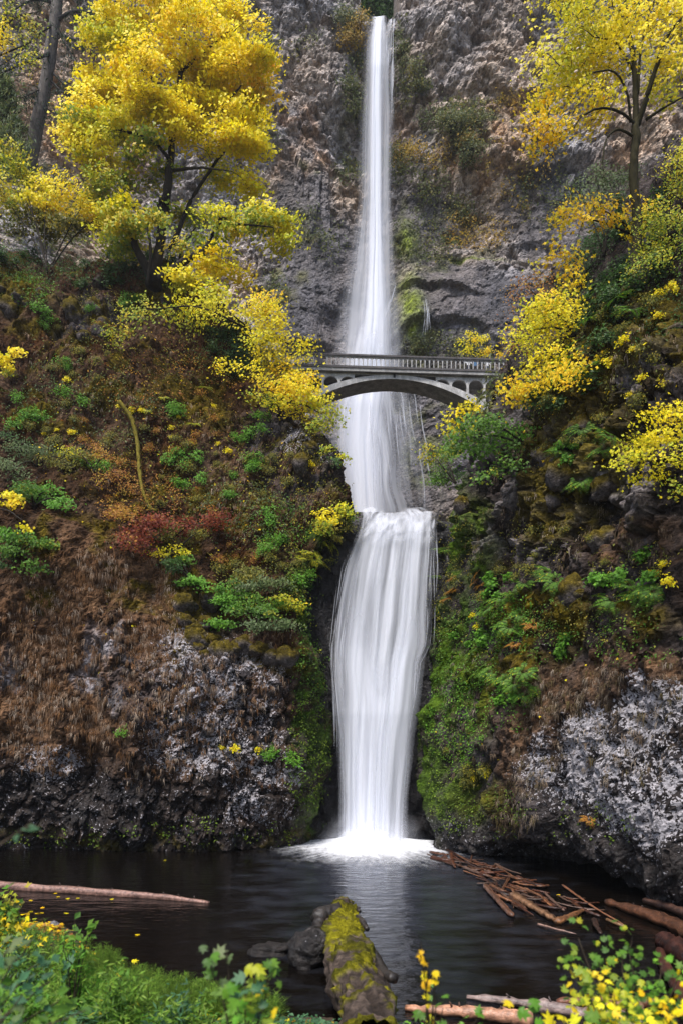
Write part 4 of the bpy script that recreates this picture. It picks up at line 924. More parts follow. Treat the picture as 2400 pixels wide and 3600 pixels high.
local_tree('leafy_shrub', 'bright green shrub below the red shrub on the brown cliff', (680, 2060), [(660, 2020, 40, 34, 26, 'fresh'), (640, 1970, 50, 30, 22, 'green'), (620, 2000, 40, 30, 14, 'deep')], .19, T_OVAL, 18, 44, lsp=.22, offY=-.8)
local_tree('leafy_shrub', 'bright green bramble under the yellow maple twig on the brown cliff', (120, 1780), [(160, 1730, 60, 40, 40, 'fresh'), (100, 1720, 60, 40, 30, 'green'), (210, 1760, 40, 30, 16, 'fresh')], .19, T_OVAL, 20, 45, lsp=.25, offY=-.8)
local_tree('leafy_shrub', 'green bramble mass at the top of the dry grass slope', (60, 1960), [(30, 1900, 60, 50, 34, 'fresh'), (70, 1930, 50, 50, 26, 'green'), (160, 1910, 40, 30, 16, 'green'), (120, 1990, 30, 30, 10, 'green'), (30, 1960, 50, 30, 16, 'deep')], .19, T_OVAL, 20, 46, lsp=.25, offY=-.8)
local_tree('sage_shrub', 'grey green small leaved shrub spread across the cliff slope', (130, 1640), [(130, 1580, 120, 50, 60, 'sage'), (60, 1640, 80, 50, 36, 'sage'), (220, 1610, 80, 40, 30, 'olive'), (60, 1520, 70, 30, 20, 'deep')], .15, T_OVAL, 22, 47, lsp=.32, offY=-.6)
local_tree('yellow_shrub', 'speckled yellow shrub on the slope next to the mossy curved snag', (330, 1660), [(300, 1630, 60, 44, 40, 'olive'), (370, 1600, 70, 50, 34, 'rust'), (260, 1590, 40, 30, 14, 'lemon'), (400, 1680, 70, 50, 28, 'rust')], .13, T_OVAL, 22, 48, lsp=.30, offY=-.4)
# ================================================================== SMALL COVER ON THE ROCK (nobody could count it)
def scatter(regs, rg):
    """regs: (px, py, rx, ry, n); returns photo pixels and the region number"""
    X, Yp, K = [], [], []
    for i, (a, b, c, d, n) in enumerate(regs):
        t = rg.random(n) * 2 * math.pi; r = np.sqrt(rg.random(n)) * (1 + .25 * rg.normal(size=n) * .4)
        X.append(a + c * r * np.cos(t)); Yp.append(b + d * r * np.sin(t)); K.append(np.full(n, i))
    return np.concatenate(X), np.concatenate(Yp), np.concatenate(K)
def keep_on(P, ok, ymax=66): return ok & (P[:, 1] < ymax)
def dry_grass(regs, label, seed, length, colors, blades=9):
    rg = np.random.default_rng(seed); px, py, K = scatter([(*r[:4], int(r[4] * 1.7)) for r in regs], rg)
    P, Nn, ok = spots(px, py); k = keep_on(P, ok); P, Nn = P[k], Nn[k]
    k = fbm(P / 1.3, 3, seed) + .8 * rg.random(len(P)) > .05; P, Nn = P[k], Nn[k]
    n = len(P); i = np.repeat(np.arange(n), blades); m = len(i)
    a = P[i] + rg.normal(size=(m, 3)) * np.array([.07, .05, .06]) - Nn[i] * .03
    ln = length * rg.uniform(.45, 1.2, m)[:, None] * rg.uniform(.6, 1.3, n)[i][:, None]
    out = unit(Nn[i] * rg.uniform(.3, .8, (m, 1)) + rg.normal(size=(m, 3)) * .18 + np.array([0, 0, -.15]))
    b = a + out * ln * .4 + np.array([0, 0, -.10]) * ln
    c = b + out * ln * .12 + np.array([0, 0, -.6]) * ln
    w = unit(np.cross(out, np.array([0, 0, 1.0])) + rg.normal(size=(m, 3)) * .3) * rg.uniform(.005, .013, (m, 1))
    V = np.stack([a - w, a + w, b - w, b + w, c], 1).reshape(-1, 3)
    o = np.arange(m) * 5
    f4 = np.stack([o, o + 1, o + 3, o + 2], -1); f3 = np.stack([o + 2, o + 3, o + 4], -1)
    cc = np.array(colors)[rg.integers(0, len(colors), n)][i] * rg.uniform(.6, 1.4, (m, 1))
    mb = MB(); mb.add(V, f3=f3, f4=f4, c=np.repeat(cc, 5, 0))
    tag(link('dry_grass', mb.mesh('dry_grass', False), M['grass']), label, kind='stuff')
BR = [(.26, .155, .085), (.20, .11, .055), (.36, .25, .17), (.14, .07, .03), (.42, .33, .25), (.24, .12, .05)]
dry_grass([(330, 2130, 330, 200, 1900), (300, 2380, 330, 220, 1700), (150, 2520, 230, 200, 700), (640, 2350, 150, 220, 500), (560, 2600, 180, 180, 420), (800, 2400, 200, 170, 380), (900, 2600, 180, 180, 200), (460, 2000, 200, 90, 500), (500, 1550, 400, 160, 420), (900, 1750, 220, 160, 340), (350, 1250, 300, 150, 260), (960, 2250, 120, 50, 120), (1090, 1700, 90, 130, 120)], 'dry brown grass tufts hanging over the cliff beside the falls', 51, .38, BR, 11)
dry_grass([(2030, 2430, 230, 90, 620), (2270, 2400, 170, 110, 420), (1880, 2600, 80, 200, 330), (2200, 2620, 240, 130, 330), (1800, 2830, 80, 110, 170), (2200, 1900, 200, 120, 260), (1900, 1750, 250, 250, 240), (2250, 1250, 150, 120, 200), (1640, 2500, 120, 250, 160), (1850, 1950, 200, 100, 140)], 'dry grey brown grass tufts hanging over the overhanging cliff', 52, .34, [(.24, .17, .11), (.17, .12, .075), (.32, .26, .20), (.13, .10, .04)])
def cover(regs, pals, label, seed, size, T, name='ground_cover', clump=7, spread=.13, lift=.06, ymax=66, mat='leaf', facing=.8):
    rg = np.random.default_rng(seed); px, py, K = scatter(regs, rg)
    P, Nn, ok = spots(px, py); k = keep_on(P, ok, ymax); P, Nn, K = P[k], Nn[k], K[k]
    n = len(P); i = np.repeat(np.arange(n), clump); m = len(i)
    c = P[i] + rg.normal(size=(m, 3)) * spread + Nn[i] * (lift + np.abs(rg.normal(size=(m, 1))) * spread * .5)
    nr = Nn[i] * facing + np.array([0, 0, .5]) + rg.normal(size=(m, 3)) * .5
    col = np.zeros((m, 3)); Ki = K[i]
    for q in range(len(regs)):
        s = Ki == q
        if s.any():
            _, ci = np.unique(i[s], return_inverse=True); col[s] = palcol(pals[q], s.sum(), rg, ci)
    mb = MB(); leaves(mb, c, nr, size * rg.uniform(.5, 1.4, m), col, T, rg=rg)
    tag(link(name, mb.mesh(name, False), M[mat]), label, kind='stuff')
RA = [(1640, 2300, 120, 150, 330, 'green'), (1620, 2520, 110, 170, 300, 'fresh'), (1580, 2700, 80, 200, 240, 'mossleaf'), (1760, 2180, 130, 110, 240, 'fresh'), (1880, 2230, 150, 100, 200, 'green'), (1560, 2100, 70, 160, 160, 'olive'), (1600, 1900, 80, 150, 140, 'olive'), (2050, 2180, 200, 80, 160, 'olive'), (2230, 2250, 170, 90, 160, 'green'), (2250, 1980, 150, 70, 160, 'olive'),
      (1790, 2480, 60, 90, 90, 'fresh'), (2000, 1200, 200, 180, 420, 'olive'), (2250, 1080, 190, 150, 420, 'deep'), (2100, 1050, 150, 120, 300, 'deep'), (2250, 1350, 150, 120, 200, 'olive'), (2050, 1500, 250, 200, 220, 'olive'), (1700, 2850, 170, 90, 120, 'mossleaf'), (2030, 2900, 230, 70, 70, 'mossleaf'), (2330, 880, 120, 120, 260, 'mossleaf'), (2100, 900, 120, 80, 220, 'deep'), (2000, 1000, 100, 80, 160, 'sage'), (1900, 1900, 150, 100, 100, 'olive'), (1560, 1850, 60, 160, 80, 'olive')]
cover([(*r[:4], int(r[4] * 1.5)) for r in RA], [r[5] for r in RA], 'small green and olive leaves carpeting the overhanging cliff', 61, .11, T_OVAL, spread=.15)
LA = [(1090, 2300, 60, 200, 200, 'green'), (1080, 2650, 70, 220, 240, 'mossleaf'), (1050, 2100, 80, 100, 160, 'mossleaf'), (950, 2000, 200, 130, 260, 'olive'), (700, 1650, 350, 200, 420, 'olive'), (1000, 1700, 180, 150, 260, 'olive'), (300, 1450, 280, 180, 300, 'sage'), (150, 900, 200, 90, 420, 'deep'), (380, 940, 200, 70, 380, 'deep'), (650, 960, 180, 70, 260, 'deep'), (80, 1020, 120, 60, 160, 'green'), (400, 1080, 160, 60, 140, 'olive'), (850, 1230, 160, 90, 330, 'deep'), (950, 1280, 100, 80, 220, 'olive'), (700, 1250, 150, 120, 160, 'olive'), (600, 1350, 250, 120, 160, 'rust'), (350, 1300, 250, 150, 200, 'olive'), (500, 1750, 200, 100, 200, 'rust'), (300, 2940, 300, 30, 60, 'mossleaf'), (800, 2920, 300, 50, 80, 'mossleaf'), (1130, 1760, 100, 90, 120, 'olive'), (850, 1800, 200, 100, 220, 'sage'), (1000, 1850, 120, 100, 160, 'green')]
cover([(*r[:4], int(r[4] * 1.7)) for r in LA], [r[5] for r in LA], 'small mixed leaves and creepers carpeting the brown cliff', 62, .14, T_OVAL, spread=.17)
FA = [(600, 1500, 500, 400, 420, 'gold'), (500, 1400, 480, 250, 260, 'rust'), (800, 1850, 350, 250, 160, 'gold'), (450, 2300, 400, 300, 60, 'gold'), (2050, 1350, 320, 330, 240, 'gold'), (1900, 2200, 400, 250, 50, 'gold'), (1700, 2600, 200, 250, 20, 'gold')]
cover([r[:5] for r in FA], [r[5] for r in FA], 'fallen yellow and orange leaves caught all over the two cliffs', 63, .15, T_LOBE, name='fallen_leaves', clump=1, spread=.02, lift=.04)
WA = [(1560, 430, 70, 50, 60, 'farolive'), (1640, 410, 90, 40, 70, 'farolive'), (1640, 480, 40, 60, 40, 'farolive'), (1430, 300, 30, 80, 30, 'farolive'), (1410, 170, 20, 100, 30, 'farolive'), (1250, 330, 35, 160, 70, 'farolive'), (1230, 150, 40, 80, 40, 'fargold'), (1650, 480, 40, 30, 24, 'fargold'), (1400, 540, 60, 30, 40, 'fargold'), (1380, 600, 60, 40, 40, 'farolive'), (1520, 560, 60, 30, 30, 'fargold'), (1500, 640, 60, 80, 60, 'farolive'), (1600, 740, 100, 40, 50, 'farolive'), (1500, 860, 120, 90, 90, 'farolive'), (1650, 830, 120, 60, 60, 'fargold'), (1230, 600, 70, 30, 40, 'farolive'), (1100, 830, 120, 90, 60, 'farolive'), (980, 1040, 60, 60, 40, 'farolive'), (930, 500, 60, 60, 40, 'farolive'), (1020, 150, 100, 60, 30, 'farolive'), (1820, 600, 120, 150, 60, 'fargold'), (1900, 650, 120, 150, 60, 'farolive'), (1560, 1230, 130, 40, 60, 'farolive'), (1700, 1400, 100, 100, 60, 'farolive'), (250, 420, 150, 100, 70, 'farolive'), (400, 300, 150, 150, 40, 'fargold'), (1780, 370, 80, 40, 40, 'fargold'), (1330, 520, 20, 20, 8, 'fargold'), (150, 820, 200, 60, 130, 'farolive'), (350, 780, 180, 90, 110, 'farolive'), (300, 650, 160, 80, 50, 'fargold'), (620, 860, 120, 80, 40, 'farolive')]
cover([r[:5] for r in WA], [r[5] for r in WA], 'patches of low scrub growing on ledges of the tall rock wall', 64, .32, T_OVAL, clump=24, spread=.55, lift=.35, ymax=200, name='ledge_scrub')

# ================================================================== FERNS AND TUFTS THAT CAN BE COUNTED
def fern_meshes(seed, n=11, L=.85, pal='green'):
    rg = np.random.default_rng(seed); out = []
    for k in range(n):
        a = k * 2.4 + rg.uniform(-.3, .3); ln = L * rg.uniform(.7, 1.1); t = np.linspace(0, 1, 13)
        d = np.array([math.cos(a), math.sin(a), 0]); lift = rg.uniform(.35, .6)
        s = d[None] * (t * ln)[:, None] + np.array([0, 0, 1.0])[None] * (lift * t - .62 * t * t)[:, None] * ln
        mb = MB(); tube(mb, s, np.linspace(.009, .003, 13), 3, (.08, .07, .02), cap=False)
        side = np.cross(d, [0, 0, 1.0]); tg = unit(np.gradient(s, axis=0))
        q = np.repeat(np.arange(2, 13), 2); sg = np.tile([1, -1], 11); w = .16 * L * np.sin(np.pi * (q / 13) ** .7) * 1.1 + .02
        q2 = np.repeat(q, 2); h = np.tile([0., .5], len(q)) ; sg2 = np.repeat(sg, 2); w2 = np.repeat(w, 2)
        base = s[np.minimum(q2, 12)] + tg[np.minimum(q2, 12)] * (h * ln / 13)[:, None]
        tan = side[None] * sg2[:, None] + tg[q2.clip(0, 12)] * .35 - np.array([0, 0, .25])
        nr = np.cross(tg[q2.clip(0, 12)], side[None]) + rg.normal(size=(len(q2), 3)) * .1; nr[:, 2] = np.abs(nr[:, 2])
        cen = base + unit(tan) * (w2 * .5)[:, None]
        leaves(mb, cen, nr, w2 * 1.05, palcol(pal, len(q2), rg), T_LONG, tang=tan, rg=rg)
        out.append(mb.mesh('frond', False))
    return out
def fern_proto(seed, pal):
    r = empty('fern'); 
    for me in fern_meshes(seed, pal=pal): link('frond', me, M['leaf'], r)
    return r
def shrub_proto(seed, pal, n, size, T, name):
    rg = np.random.default_rng(seed); r = empty(name)
    st = MB(); mb = MB()
    for k in range(9):
        a = rg.uniform(0, 6.28); e = rg.uniform(.15, .9); tip = np.array([math.cos(a) * e, math.sin(a) * e, rg.uniform(.35, .9)]) * .62
        t = np.linspace(0, 1, 6)[:, None]; s = t * tip + np.array([0, 0, .12]) * np.sin(t * np.pi) - np.array([0, 0, .22]) * t ** 3
        tube(st, s, np.linspace(.012, .004, 6), 3, (.05, .035, .02), cap=False)
        m = n // 9; i = rg.uniform(.35, 1.08, m); c = s[np.minimum((i * 5).astype(int), 5)] + rg.normal(size=(m, 3)) * .10
        nr = c * .8 + np.array([0, 0, .6]) + rg.normal(size=(m, 3)) * .4
        leaves(mb, c, nr, size * rg.uniform(.6, 1.3, m), palcol(pal, m, rg), T, rg=rg)
    o = link('foliage', mb.mesh('foliage', False), M['leaf'], r); o['kind'] = 'stuff'
    o = link('stem', st.mesh('stem', True), M['bark'], r); o['kind'] = 'stuff'
    return r
PROTO = {'fern': fern_proto(1, 'green'), 'fernlight': fern_proto(2, 'lime'), 'fernbrown': fern_proto(3, 'rust'),
         'broad': shrub_proto(4, 'fresh', 150, .19, T_LOBE, 'broadleaf_plant'), 'small': shrub_proto(5, 'olive', 320, .085, T_OVAL, 'small_leaved_plant'),
         'dark': shrub_proto(6, 'deep', 260, .11, T_OVAL, 'evergreen_plant'), 'gold': shrub_proto(7, 'yellow', 120, .15, T_LOBE, 'golden_plant'), 'bright': shrub_proto(8, 'fresh', 260, .10, T_OVAL, 'bright_plant'), 'rust': shrub_proto(9, 'rust', 220, .09, T_OVAL, 'rusty_plant')}
USED = set()
MARKS = {'A': [(1150, 1850, 'beside the lip of the lower waterfall'), (500, 1620, 'beside the curved mossy snag'), (600, 1850, 'around the red shrub'), (330, 2150, 'on the dry grass slope'), (550, 970, 'under the big yellow maple'), (900, 1280, 'below the bridge end'), (780, 2600, 'among the lichen covered rocks'), (900, 2100, 'near the big green bramble mound'), (120, 1720, 'near the bright green brambles'), (120, 1000, 'by the mossy boulders of the cliff top'), (1080, 2550, 'on the wet moss edging the lower waterfall'), (1080, 1620, 'on the bare corner above the lower waterfall'), (300, 1300, 'on the steep earth above the snag'), (660, 1640, 'in the leafy patch between snag and waterfall'), (860, 1620, 'on the slope facing the upper waterfall'), (150, 1500, 'among the grey green shrubs'), (420, 1420, 'at the tip of the curved mossy snag'), (450, 1200, 'below the leaning maple branches'), (250, 880, 'under the yellow thicket'), (750, 1180, 'beneath the leaning yellow maple')],
         'B': [(1560, 2000, 'on the rim beside the lower waterfall'), (2200, 2300, 'above the pale lichen patch'), (1990, 1650, 'among the mossy blocks'), (2230, 950, 'near the foot of the tall mossy trunk'), (2300, 1700, 'below the wide yellow maple spray'), (1720, 1550, 'by the broad green maple shrub'), (1900, 1200, 'behind the hanging yellow maple'), (1620, 2550, 'on the green moss slope beside the falls'), (1780, 2180, 'on the mossy ledge'), (1700, 2850, 'low above the driftwood raft'), (2200, 1300, 'on the dark shaded face'), (2050, 2050, 'under the blocky rock band'), (2330, 2030, 'on the ledge above the dry grass'), (2130, 770, 'in the grey green thicket behind the tall trunk'), (2340, 800, 'inside the lime yellow thicket'), (2090, 1120, 'above the hanging yellow maple'), (2340, 1060, 'on the slope under the lime yellow thicket'), (2170, 1050, 'between the tall trunk and the hanging maple'), (1880, 2030, 'over the mossy ledge'), (2230, 2060, 'beside the broad leaves of the upper ledge'), (1850, 2430, 'at the edge of the dry grass'), (1690, 2330, 'in the middle of the green moss slope')]}
def where(px, py, side): return min(MARKS[side], key=lambda m: (m[0] - px) ** 2 + (m[1] - py) ** 2)[2]
def put(kind, px, py, sc, rg, label, cat, group):
    P, n = spot(px, py, -.03)
    if P[1] > 68: return
    pr = PROTO[kind]
    r = copy_tree(pr) if kind in USED else pr
    USED.add(kind)
    z = Vector(unit(n * .75 + np.array([0, 0, .75]) + rg.normal(size=3) * .12))
    q = z.to_track_quat('Z', 'Y'); r.rotation_mode = 'QUATERNION'
    from mathutils import Quaternion
    r.rotation_quaternion = q @ Quaternion((0, 0, 1), rg.uniform(0, 6.28))
    r.location = P; r.scale = (sc, sc, sc)
    tag(r, label, cat, group)
def puts(kind, regs, sc, label, cat, group, seed):
    side = 'B' if 'overhanging' in group else 'A'
    rg = np.random.default_rng(seed)
    px, py, K = scatter(regs, rg)
    for a, b in zip(px, py):
        s = rg.uniform(*sc); t = (s - sc[0]) / (sc[1] - sc[0]); size = 'small ' if t < .33 else 'large ' if t > .72 else ''
        if -60 < a < 2460: put(kind, a, b, s, rg, size + label.replace('small golden', 'golden').replace('small bright', 'bright') + ' ' + where(a, b, side), cat, group)
puts('fern', [(1760, 2150, 120, 60, 6), (1700, 2330, 90, 60, 5), (1830, 2420, 70, 60, 5), (1870, 2050, 120, 60, 5), (2230, 2080, 120, 50, 6), (2080, 1560, 200, 150, 6), (2000, 1250, 100, 100, 5), (2130, 1050, 120, 80, 6), (1550, 1980, 40, 80, 4)], (.8, 1.35), 'green arching fern', 'fern', 'ferns on the overhanging cliff', 71)
puts('fernlight', [(1150, 1900, 60, 60, 5), (1120, 2020, 60, 50, 4), (620, 1380, 200, 150, 4), (1080, 1960, 40, 30, 3)], (.6, 1.1), 'pale yellow green fern', 'fern', 'pale ferns on the brown cliff', 72)
puts('broad', [(1730, 2050, 60, 60, 5), (1960, 2300, 80, 40, 4), (2190, 2020, 100, 60, 6), (1650, 2250, 60, 60, 4), (2030, 1330, 100, 60, 4), (1990, 1650, 60, 120, 5), (1780, 2480, 60, 80, 4)], (.6, 1.1), 'broad leaved green plant', 'plant', 'broad leaved plants on the overhanging cliff', 73)
puts('bright', [(660, 1640, 70, 40, 5), (870, 1640, 50, 40, 4), (620, 1470, 40, 30, 2), (640, 1450, 30, 20, 2), (850, 1560, 60, 30, 3), (980, 1830, 40, 30, 3), (330, 1640, 40, 20, 2), (1000, 2650, 60, 60, 3), (230, 1300, 60, 30, 2), (190, 1120, 60, 40, 4), (960, 1930, 50, 40, 4), (430, 2580, 14, 20, 1), (250, 1410, 40, 30, 2), (80, 1450, 80, 60, 5), (750, 1700, 150, 60, 6), (900, 1480, 120, 60, 4), (400, 1080, 120, 40, 4), (1050, 2060, 50, 40, 3)], (.8, 1.6), 'small bright green plant', 'plant', 'bright green plants on the brown cliff', 74)
puts('small', [(500, 1650, 350, 150, 16), (950, 1720, 150, 120, 10), (300, 1300, 250, 150, 12), (880, 1980, 150, 60, 8), (150, 1500, 120, 80, 6)], (.6, 1.3), 'olive fine leaved plant', 'plant', 'olive plants on the brown cliff', 75)
puts('small', [(1950, 1450, 350, 200, 14), (1900, 2000, 300, 150, 12), (1620, 2650, 90, 200, 8), (2250, 1150, 140, 150, 10)], (.5, 1.1), 'olive fine leaved plant', 'plant', 'olive plants on the overhanging cliff', 76)
puts('dark', [(120, 880, 160, 60, 10), (400, 920, 180, 50, 10), (650, 960, 120, 40, 6), (870, 1260, 120, 60, 8), (350, 1000, 120, 40, 4), (750, 1180, 100, 50, 5)], (1.0, 2.0), 'dark evergreen plant', 'plant', 'dark plants along the cliff top', 77)
puts('dark', [(2250, 1000, 140, 80, 10), (2080, 1150, 120, 100, 8), (2000, 1400, 120, 60, 5), (2140, 780, 120, 80, 7), (2330, 800, 60, 80, 5)], (.9, 1.8), 'dark evergreen plant', 'plant', 'dark plants on the overhanging cliff', 78)
puts('gold', [(530, 1500, 350, 200, 10), (400, 1470, 120, 50, 4), (1030, 1640, 60, 80, 3), (920, 2640, 20, 14, 1), (800, 2640, 24, 20, 2), (230, 1530, 80, 40, 3)], (.4, .8), 'small golden leaved sapling', 'sapling', 'golden saplings on the brown cliff', 79)
puts('gold', [(2200, 1330, 150, 150, 8), (2330, 2030, 60, 40, 4), (1970, 1180, 60, 60, 3), (2330, 1060, 60, 80, 4), (1680, 2780, 60, 60, 2), (1660, 2160, 120, 60, 2)], (.4, .75), 'small golden leaved sapling', 'sapling', 'golden saplings on the overhanging cliff', 80)
puts('rust', [(450, 1560, 200, 120, 10), (700, 1500, 200, 120, 6), (800, 1950, 120, 40, 5), (420, 1780, 80, 60, 5), (330, 1150, 150, 60, 3)], (.6, 1.2), 'rust brown leaved plant', 'plant', 'rust brown plants on the brown cliff', 81)
puts('fernbrown', [(1560, 2080, 40, 60, 4), (1650, 2040, 50, 40, 3), (2100, 2880, 60, 30, 1), (1850, 2230, 100, 40, 2)], (.5, .8), 'withered tan fern', 'fern', 'withered ferns on the overhanging cliff', 82)

# mossy boulders bulging from the cliffs
def boulder_mesh(seed):
    rg = np.random.default_rng(seed); nu, nv = 18, 12
    th = np.linspace(0, 2 * math.pi, nu + 1)[:-1]; ph = np.linspace(.02, math.pi - .02, nv)
    Th, Ph = np.meshgrid(th, ph, indexing='ij')
    v = np.stack([np.cos(Th) * np.sin(Ph), np.sin(Th) * np.sin(Ph), np.cos(Ph)], -1)
    f1, fe, cr, pl = facet(v * 1.1 + seed * 3.1, seed); r = 1 + .3 * pl + .25 * (cr - .5) + .12 * fbm(v * 2.5 + seed, 3, seed)
    p = v * r[..., None]; p = np.concatenate([p, p[:1]], 0)
    top = sstep(-.35, .3, p[..., 2] + .4 * fbm(p * 1.5, 3, seed + 5))
    col = mixc(np.broadcast_to(rgb(.10, .085, .08), p.shape), MOSS * 1.2 * (.8 + .3 * fbm(p * 4, 2, 3)[..., None]), top)
    return grid_mesh('boulder', p, np.clip(col, .01, 1), np.zeros(p.shape[:2]))
BO = [boulder_mesh(s) for s in range(5)]
def boulders(regs, sc, parent, seed):
    rg = np.random.default_rng(seed); px, py, K = scatter(regs, rg)
    for a, b in zip(px, py):
        P, n = spot(a, b, -.28)
        if P[1] > 66: continue
        o = link('boulder', BO[rg.integers(0, 5)], M['cliff'], parent, P, (rg.uniform(-.3, .3), rg.uniform(-.3, .3), rg.uniform(0, 6.28)))
        s = rg.uniform(*sc); o.scale = (s, s, s * rg.uniform(.7, 1.2))
boulders([(700, 2140, 90, 80, 16), (740, 2260, 70, 40, 9), (300, 1120, 110, 60, 8), (60, 1030, 90, 60, 7), (900, 2290, 120, 40, 9), (1090, 1560, 40, 80, 4), (600, 1080, 90, 40, 5)], (.35, .7), CLIFF_A, 91)
boulders([(2000, 1500, 200, 150, 5), (1990, 1700, 150, 100, 3), (2030, 1960, 130, 100, 3), (1900, 1600, 100, 100, 3), (1590, 1750, 50, 60, 4)], (.35, .75), CLIFF_B, 92)
# ================================================================== CONIFERS
def conifer(name, label, trunk, r0, r1, limbs, pal, seed, hang=1.6, dens=16, bark=rgb(.13, .115, .105), group=None, nsz=.42):
    rg = np.random.default_rng(seed)
    w = spline(np.array([W(*q) for q in trunk]), 24); off = w[0]
    root = empty(name, tuple(off)); tag(root, label, 'tree', group)
    mb = MB(); tube(mb, w - off, np.linspace(r0, r1, 24), 12, bark, jit=.12); link('trunk', mb.mesh('trunk'), M['bark'], root)
    nb = MB(); tw = MB()
    for pts, a, b in limbs:
        s = spline(np.array([W(*q) for q in pts]), 16)
        mb = MB(); tube(mb, s - off, np.linspace(a, b, 16), 6, bark * .35, jit=.2); link('limb', mb.mesh('limb'), M['bark'], root)
        for i in range(3, 16):
            for _ in range(dens // 5 + 1):
                e = s[i] + rg.normal(size=3) * np.array([.5, .5, .25]) * hang * .8 + np.array([0, 0, -rg.uniform(.1, 1.0) * hang])
                t = np.linspace(0, 1, 5)[:, None]; q = s[i] * (1 - t) + e * t + np.array([0, 0, .2]) * np.sin(t * np.pi)
                tube(tw, q - off, np.linspace(.03, .008, 5), 3, bark * .3, cap=False)
                m = dens; j = rg.integers(1, 5, m)
                c = q[j] + rg.normal(size=(m, 3)) * .16 * hang
                leaves(nb, c - off, np.array([0, -.5, .5]) + rg.normal(size=(m, 3)) * .5, nsz * rg.uniform(.6, 1.3, m), palcol(pal, m, rg), T_LONG, tang=np.array([0, 0, -.8]) + rg.normal(size=(m, 3)) * .5, rg=rg)
    if not limbs: return root
    o = link('twig', tw.mesh('twig'), M['bark'], root); o['kind'] = 'stuff'
    o = link('needles', nb.mesh('needles', False), M['leaf'], root); o['kind'] = 'stuff'
    return root
Yc = 62.0
conifer('fir_tree', 'leaning grey fir trunk with dark drooping limbs behind the yellow thicket', [(95, 640, Yc), (125, 470, Yc), (160, 310, Yc), (185, 140, Yc), (205, -20, Yc), (225, -200, Yc)], .62, .42,
        [([(185, 185, Yc), (130, 205, 60), (80, 225, 59), (0, 260, 58)], .16, .05), ([(195, 80, Yc), (120, 130, 60), (60, 190, 59), (-20, 245, 58)], .14, .05), ([(200, 70, Yc), (260, 40, 61), (330, 45, 60), (380, 60, 60)], .18, .06), ([(195, 110, Yc), (260, 140, 61), (340, 170, 60)], .14, .05),
         ([(198, 95, Yc), (250, 190, 61), (300, 300, 60)], .12, .05), ([(180, 250, Yc), (240, 310, 61), (320, 400, 60)], .12, .05), ([(175, 280, Yc), (240, 330, 61), (330, 300, 60)], .10, .04), ([(165, 300, Yc), (110, 330, 61), (60, 350, 60)], .06, .03), ([(200, 10, Yc), (120, 0, 61), (40, 40, 60)], .14, .05), ([(205, -30, Yc), (280, -40, 61), (360, -10, 60)], .14, .05), ([(150, 370, Yc), (200, 400, 61), (260, 390, 60)], .06, .02)], 'needle', 101, dens=9, nsz=.34)
conifer('fir_tree', 'second fir trunk half hidden behind the big yellow maple', [(405, 800, 63), (418, 700, 63), (430, 560, 63), (445, 300, 63), (455, 0, 63), (460, -200, 63)], .5, .35,
        [([(445, 300, 63), (380, 320, 62), (320, 370, 61)], .1, .04), ([(450, 100, 63), (520, 90, 62), (640, 120, 62)], .1, .04), ([(452, 20, 63), (380, 20, 62), (330, 60, 62)], .1, .04), ([(420, 620, 63), (350, 640, 62), (300, 700, 61)], .06, .03)], 'needle', 102, dens=9)
conifer('cedar_tree', 'pale green drooping cedar at the foot of the leaning fir', [(-60, 760, 60), (-60, 500, 60), (-60, 200, 60)], .4, .15,
        [([(-60, 300, 60), (0, 310, 59), (50, 360, 58)], .08, .03), ([(-60, 350, 60), (10, 380, 58.5), (80, 450, 58)], .08, .03), ([(-60, 430, 60), (20, 460, 58), (90, 540, 57)], .08, .03), ([(-60, 260, 60), (-10, 260, 59), (30, 300, 58)], .08, .03), ([(-60, 520, 60), (0, 540, 58), (60, 600, 57)], .08, .03)], 'needlepale', 103, dens=22, hang=1.5)
local_tree('young_fir', 'dark young evergreen below the leaning fir', (190, 680), [(190, 610, 44, 50, 30, 'deep'), (150, 580, 40, 40, 16, 'needle'), (220, 650, 34, 34, 16, 'deep')], .22, T_LONG, 22, 104, cat='tree', lsp=.4)
tree('maple_tree', 'thin yellow maple whose crown hangs in front of the leaning fir', 'tree', [([(-60, 700, 52), (-40, 400, 52), (-10, 200, 52), (20, 60, 52), (30, -60, 52)], .2, .06), ([(-10, 200, 52), (60, 170, 51), (110, 150, 51)], .07, .03), ([(10, 100, 52), (60, 60, 51), (140, 40, 51)], .07, .03)],
     [(30, 40, 60, 60, 26, 'lime', 51), (70, 150, 60, 50, 20, 'lime', 51), (20, 180, 40, 60, 18, 'gold', 51), (130, 60, 50, 40, 12, 'lime', 51), (10, 110, 40, 40, 14, 'yellow', 51), (90, 220, 40, 30, 8, 'lemon', 51)], .2, T_LOBE, 14, seed=105, lsp=.4)
for i, (px, Y, lab) in enumerate([(1392, 92, 'bare straight trunk standing beside the top of the upper waterfall'), (1330, 97, 'dark conifer standing in the notch behind the top of the upper waterfall'), (1300, 101, 'farther dark conifer showing behind the top of the upper waterfall')]):
    conifer('fir_tree', lab, [(px, 75, Y), (px + 2, -60, Y), (px + 4, -260, Y)], .45 if i == 0 else .5, .35,
            [] if i == 0 else [([(px, y, Y), (px + s * 30, y + 6, Y - 1), (px + s * 62, y + 22, Y - 2)], .1, .03) for y in range(-120, 60, 16) for s in (-1, 1)], 'deep', 110 + i, dens=14, hang=1.6, nsz=.6)
local_tree('golden_shrub', 'golden shrub on the rim beside the top of the upper waterfall', (1262, 110), [(1262, 70, 26, 34, 30, 'fargold'), (1240, 120, 26, 30, 26, 'fargold'), (1226, 60, 30, 40, 26, 'farolive'), (1215, 20, 30, 30, 20, 'farolive')], .3, T_OVAL, 18, 115, lsp=.45, offY=-.8)
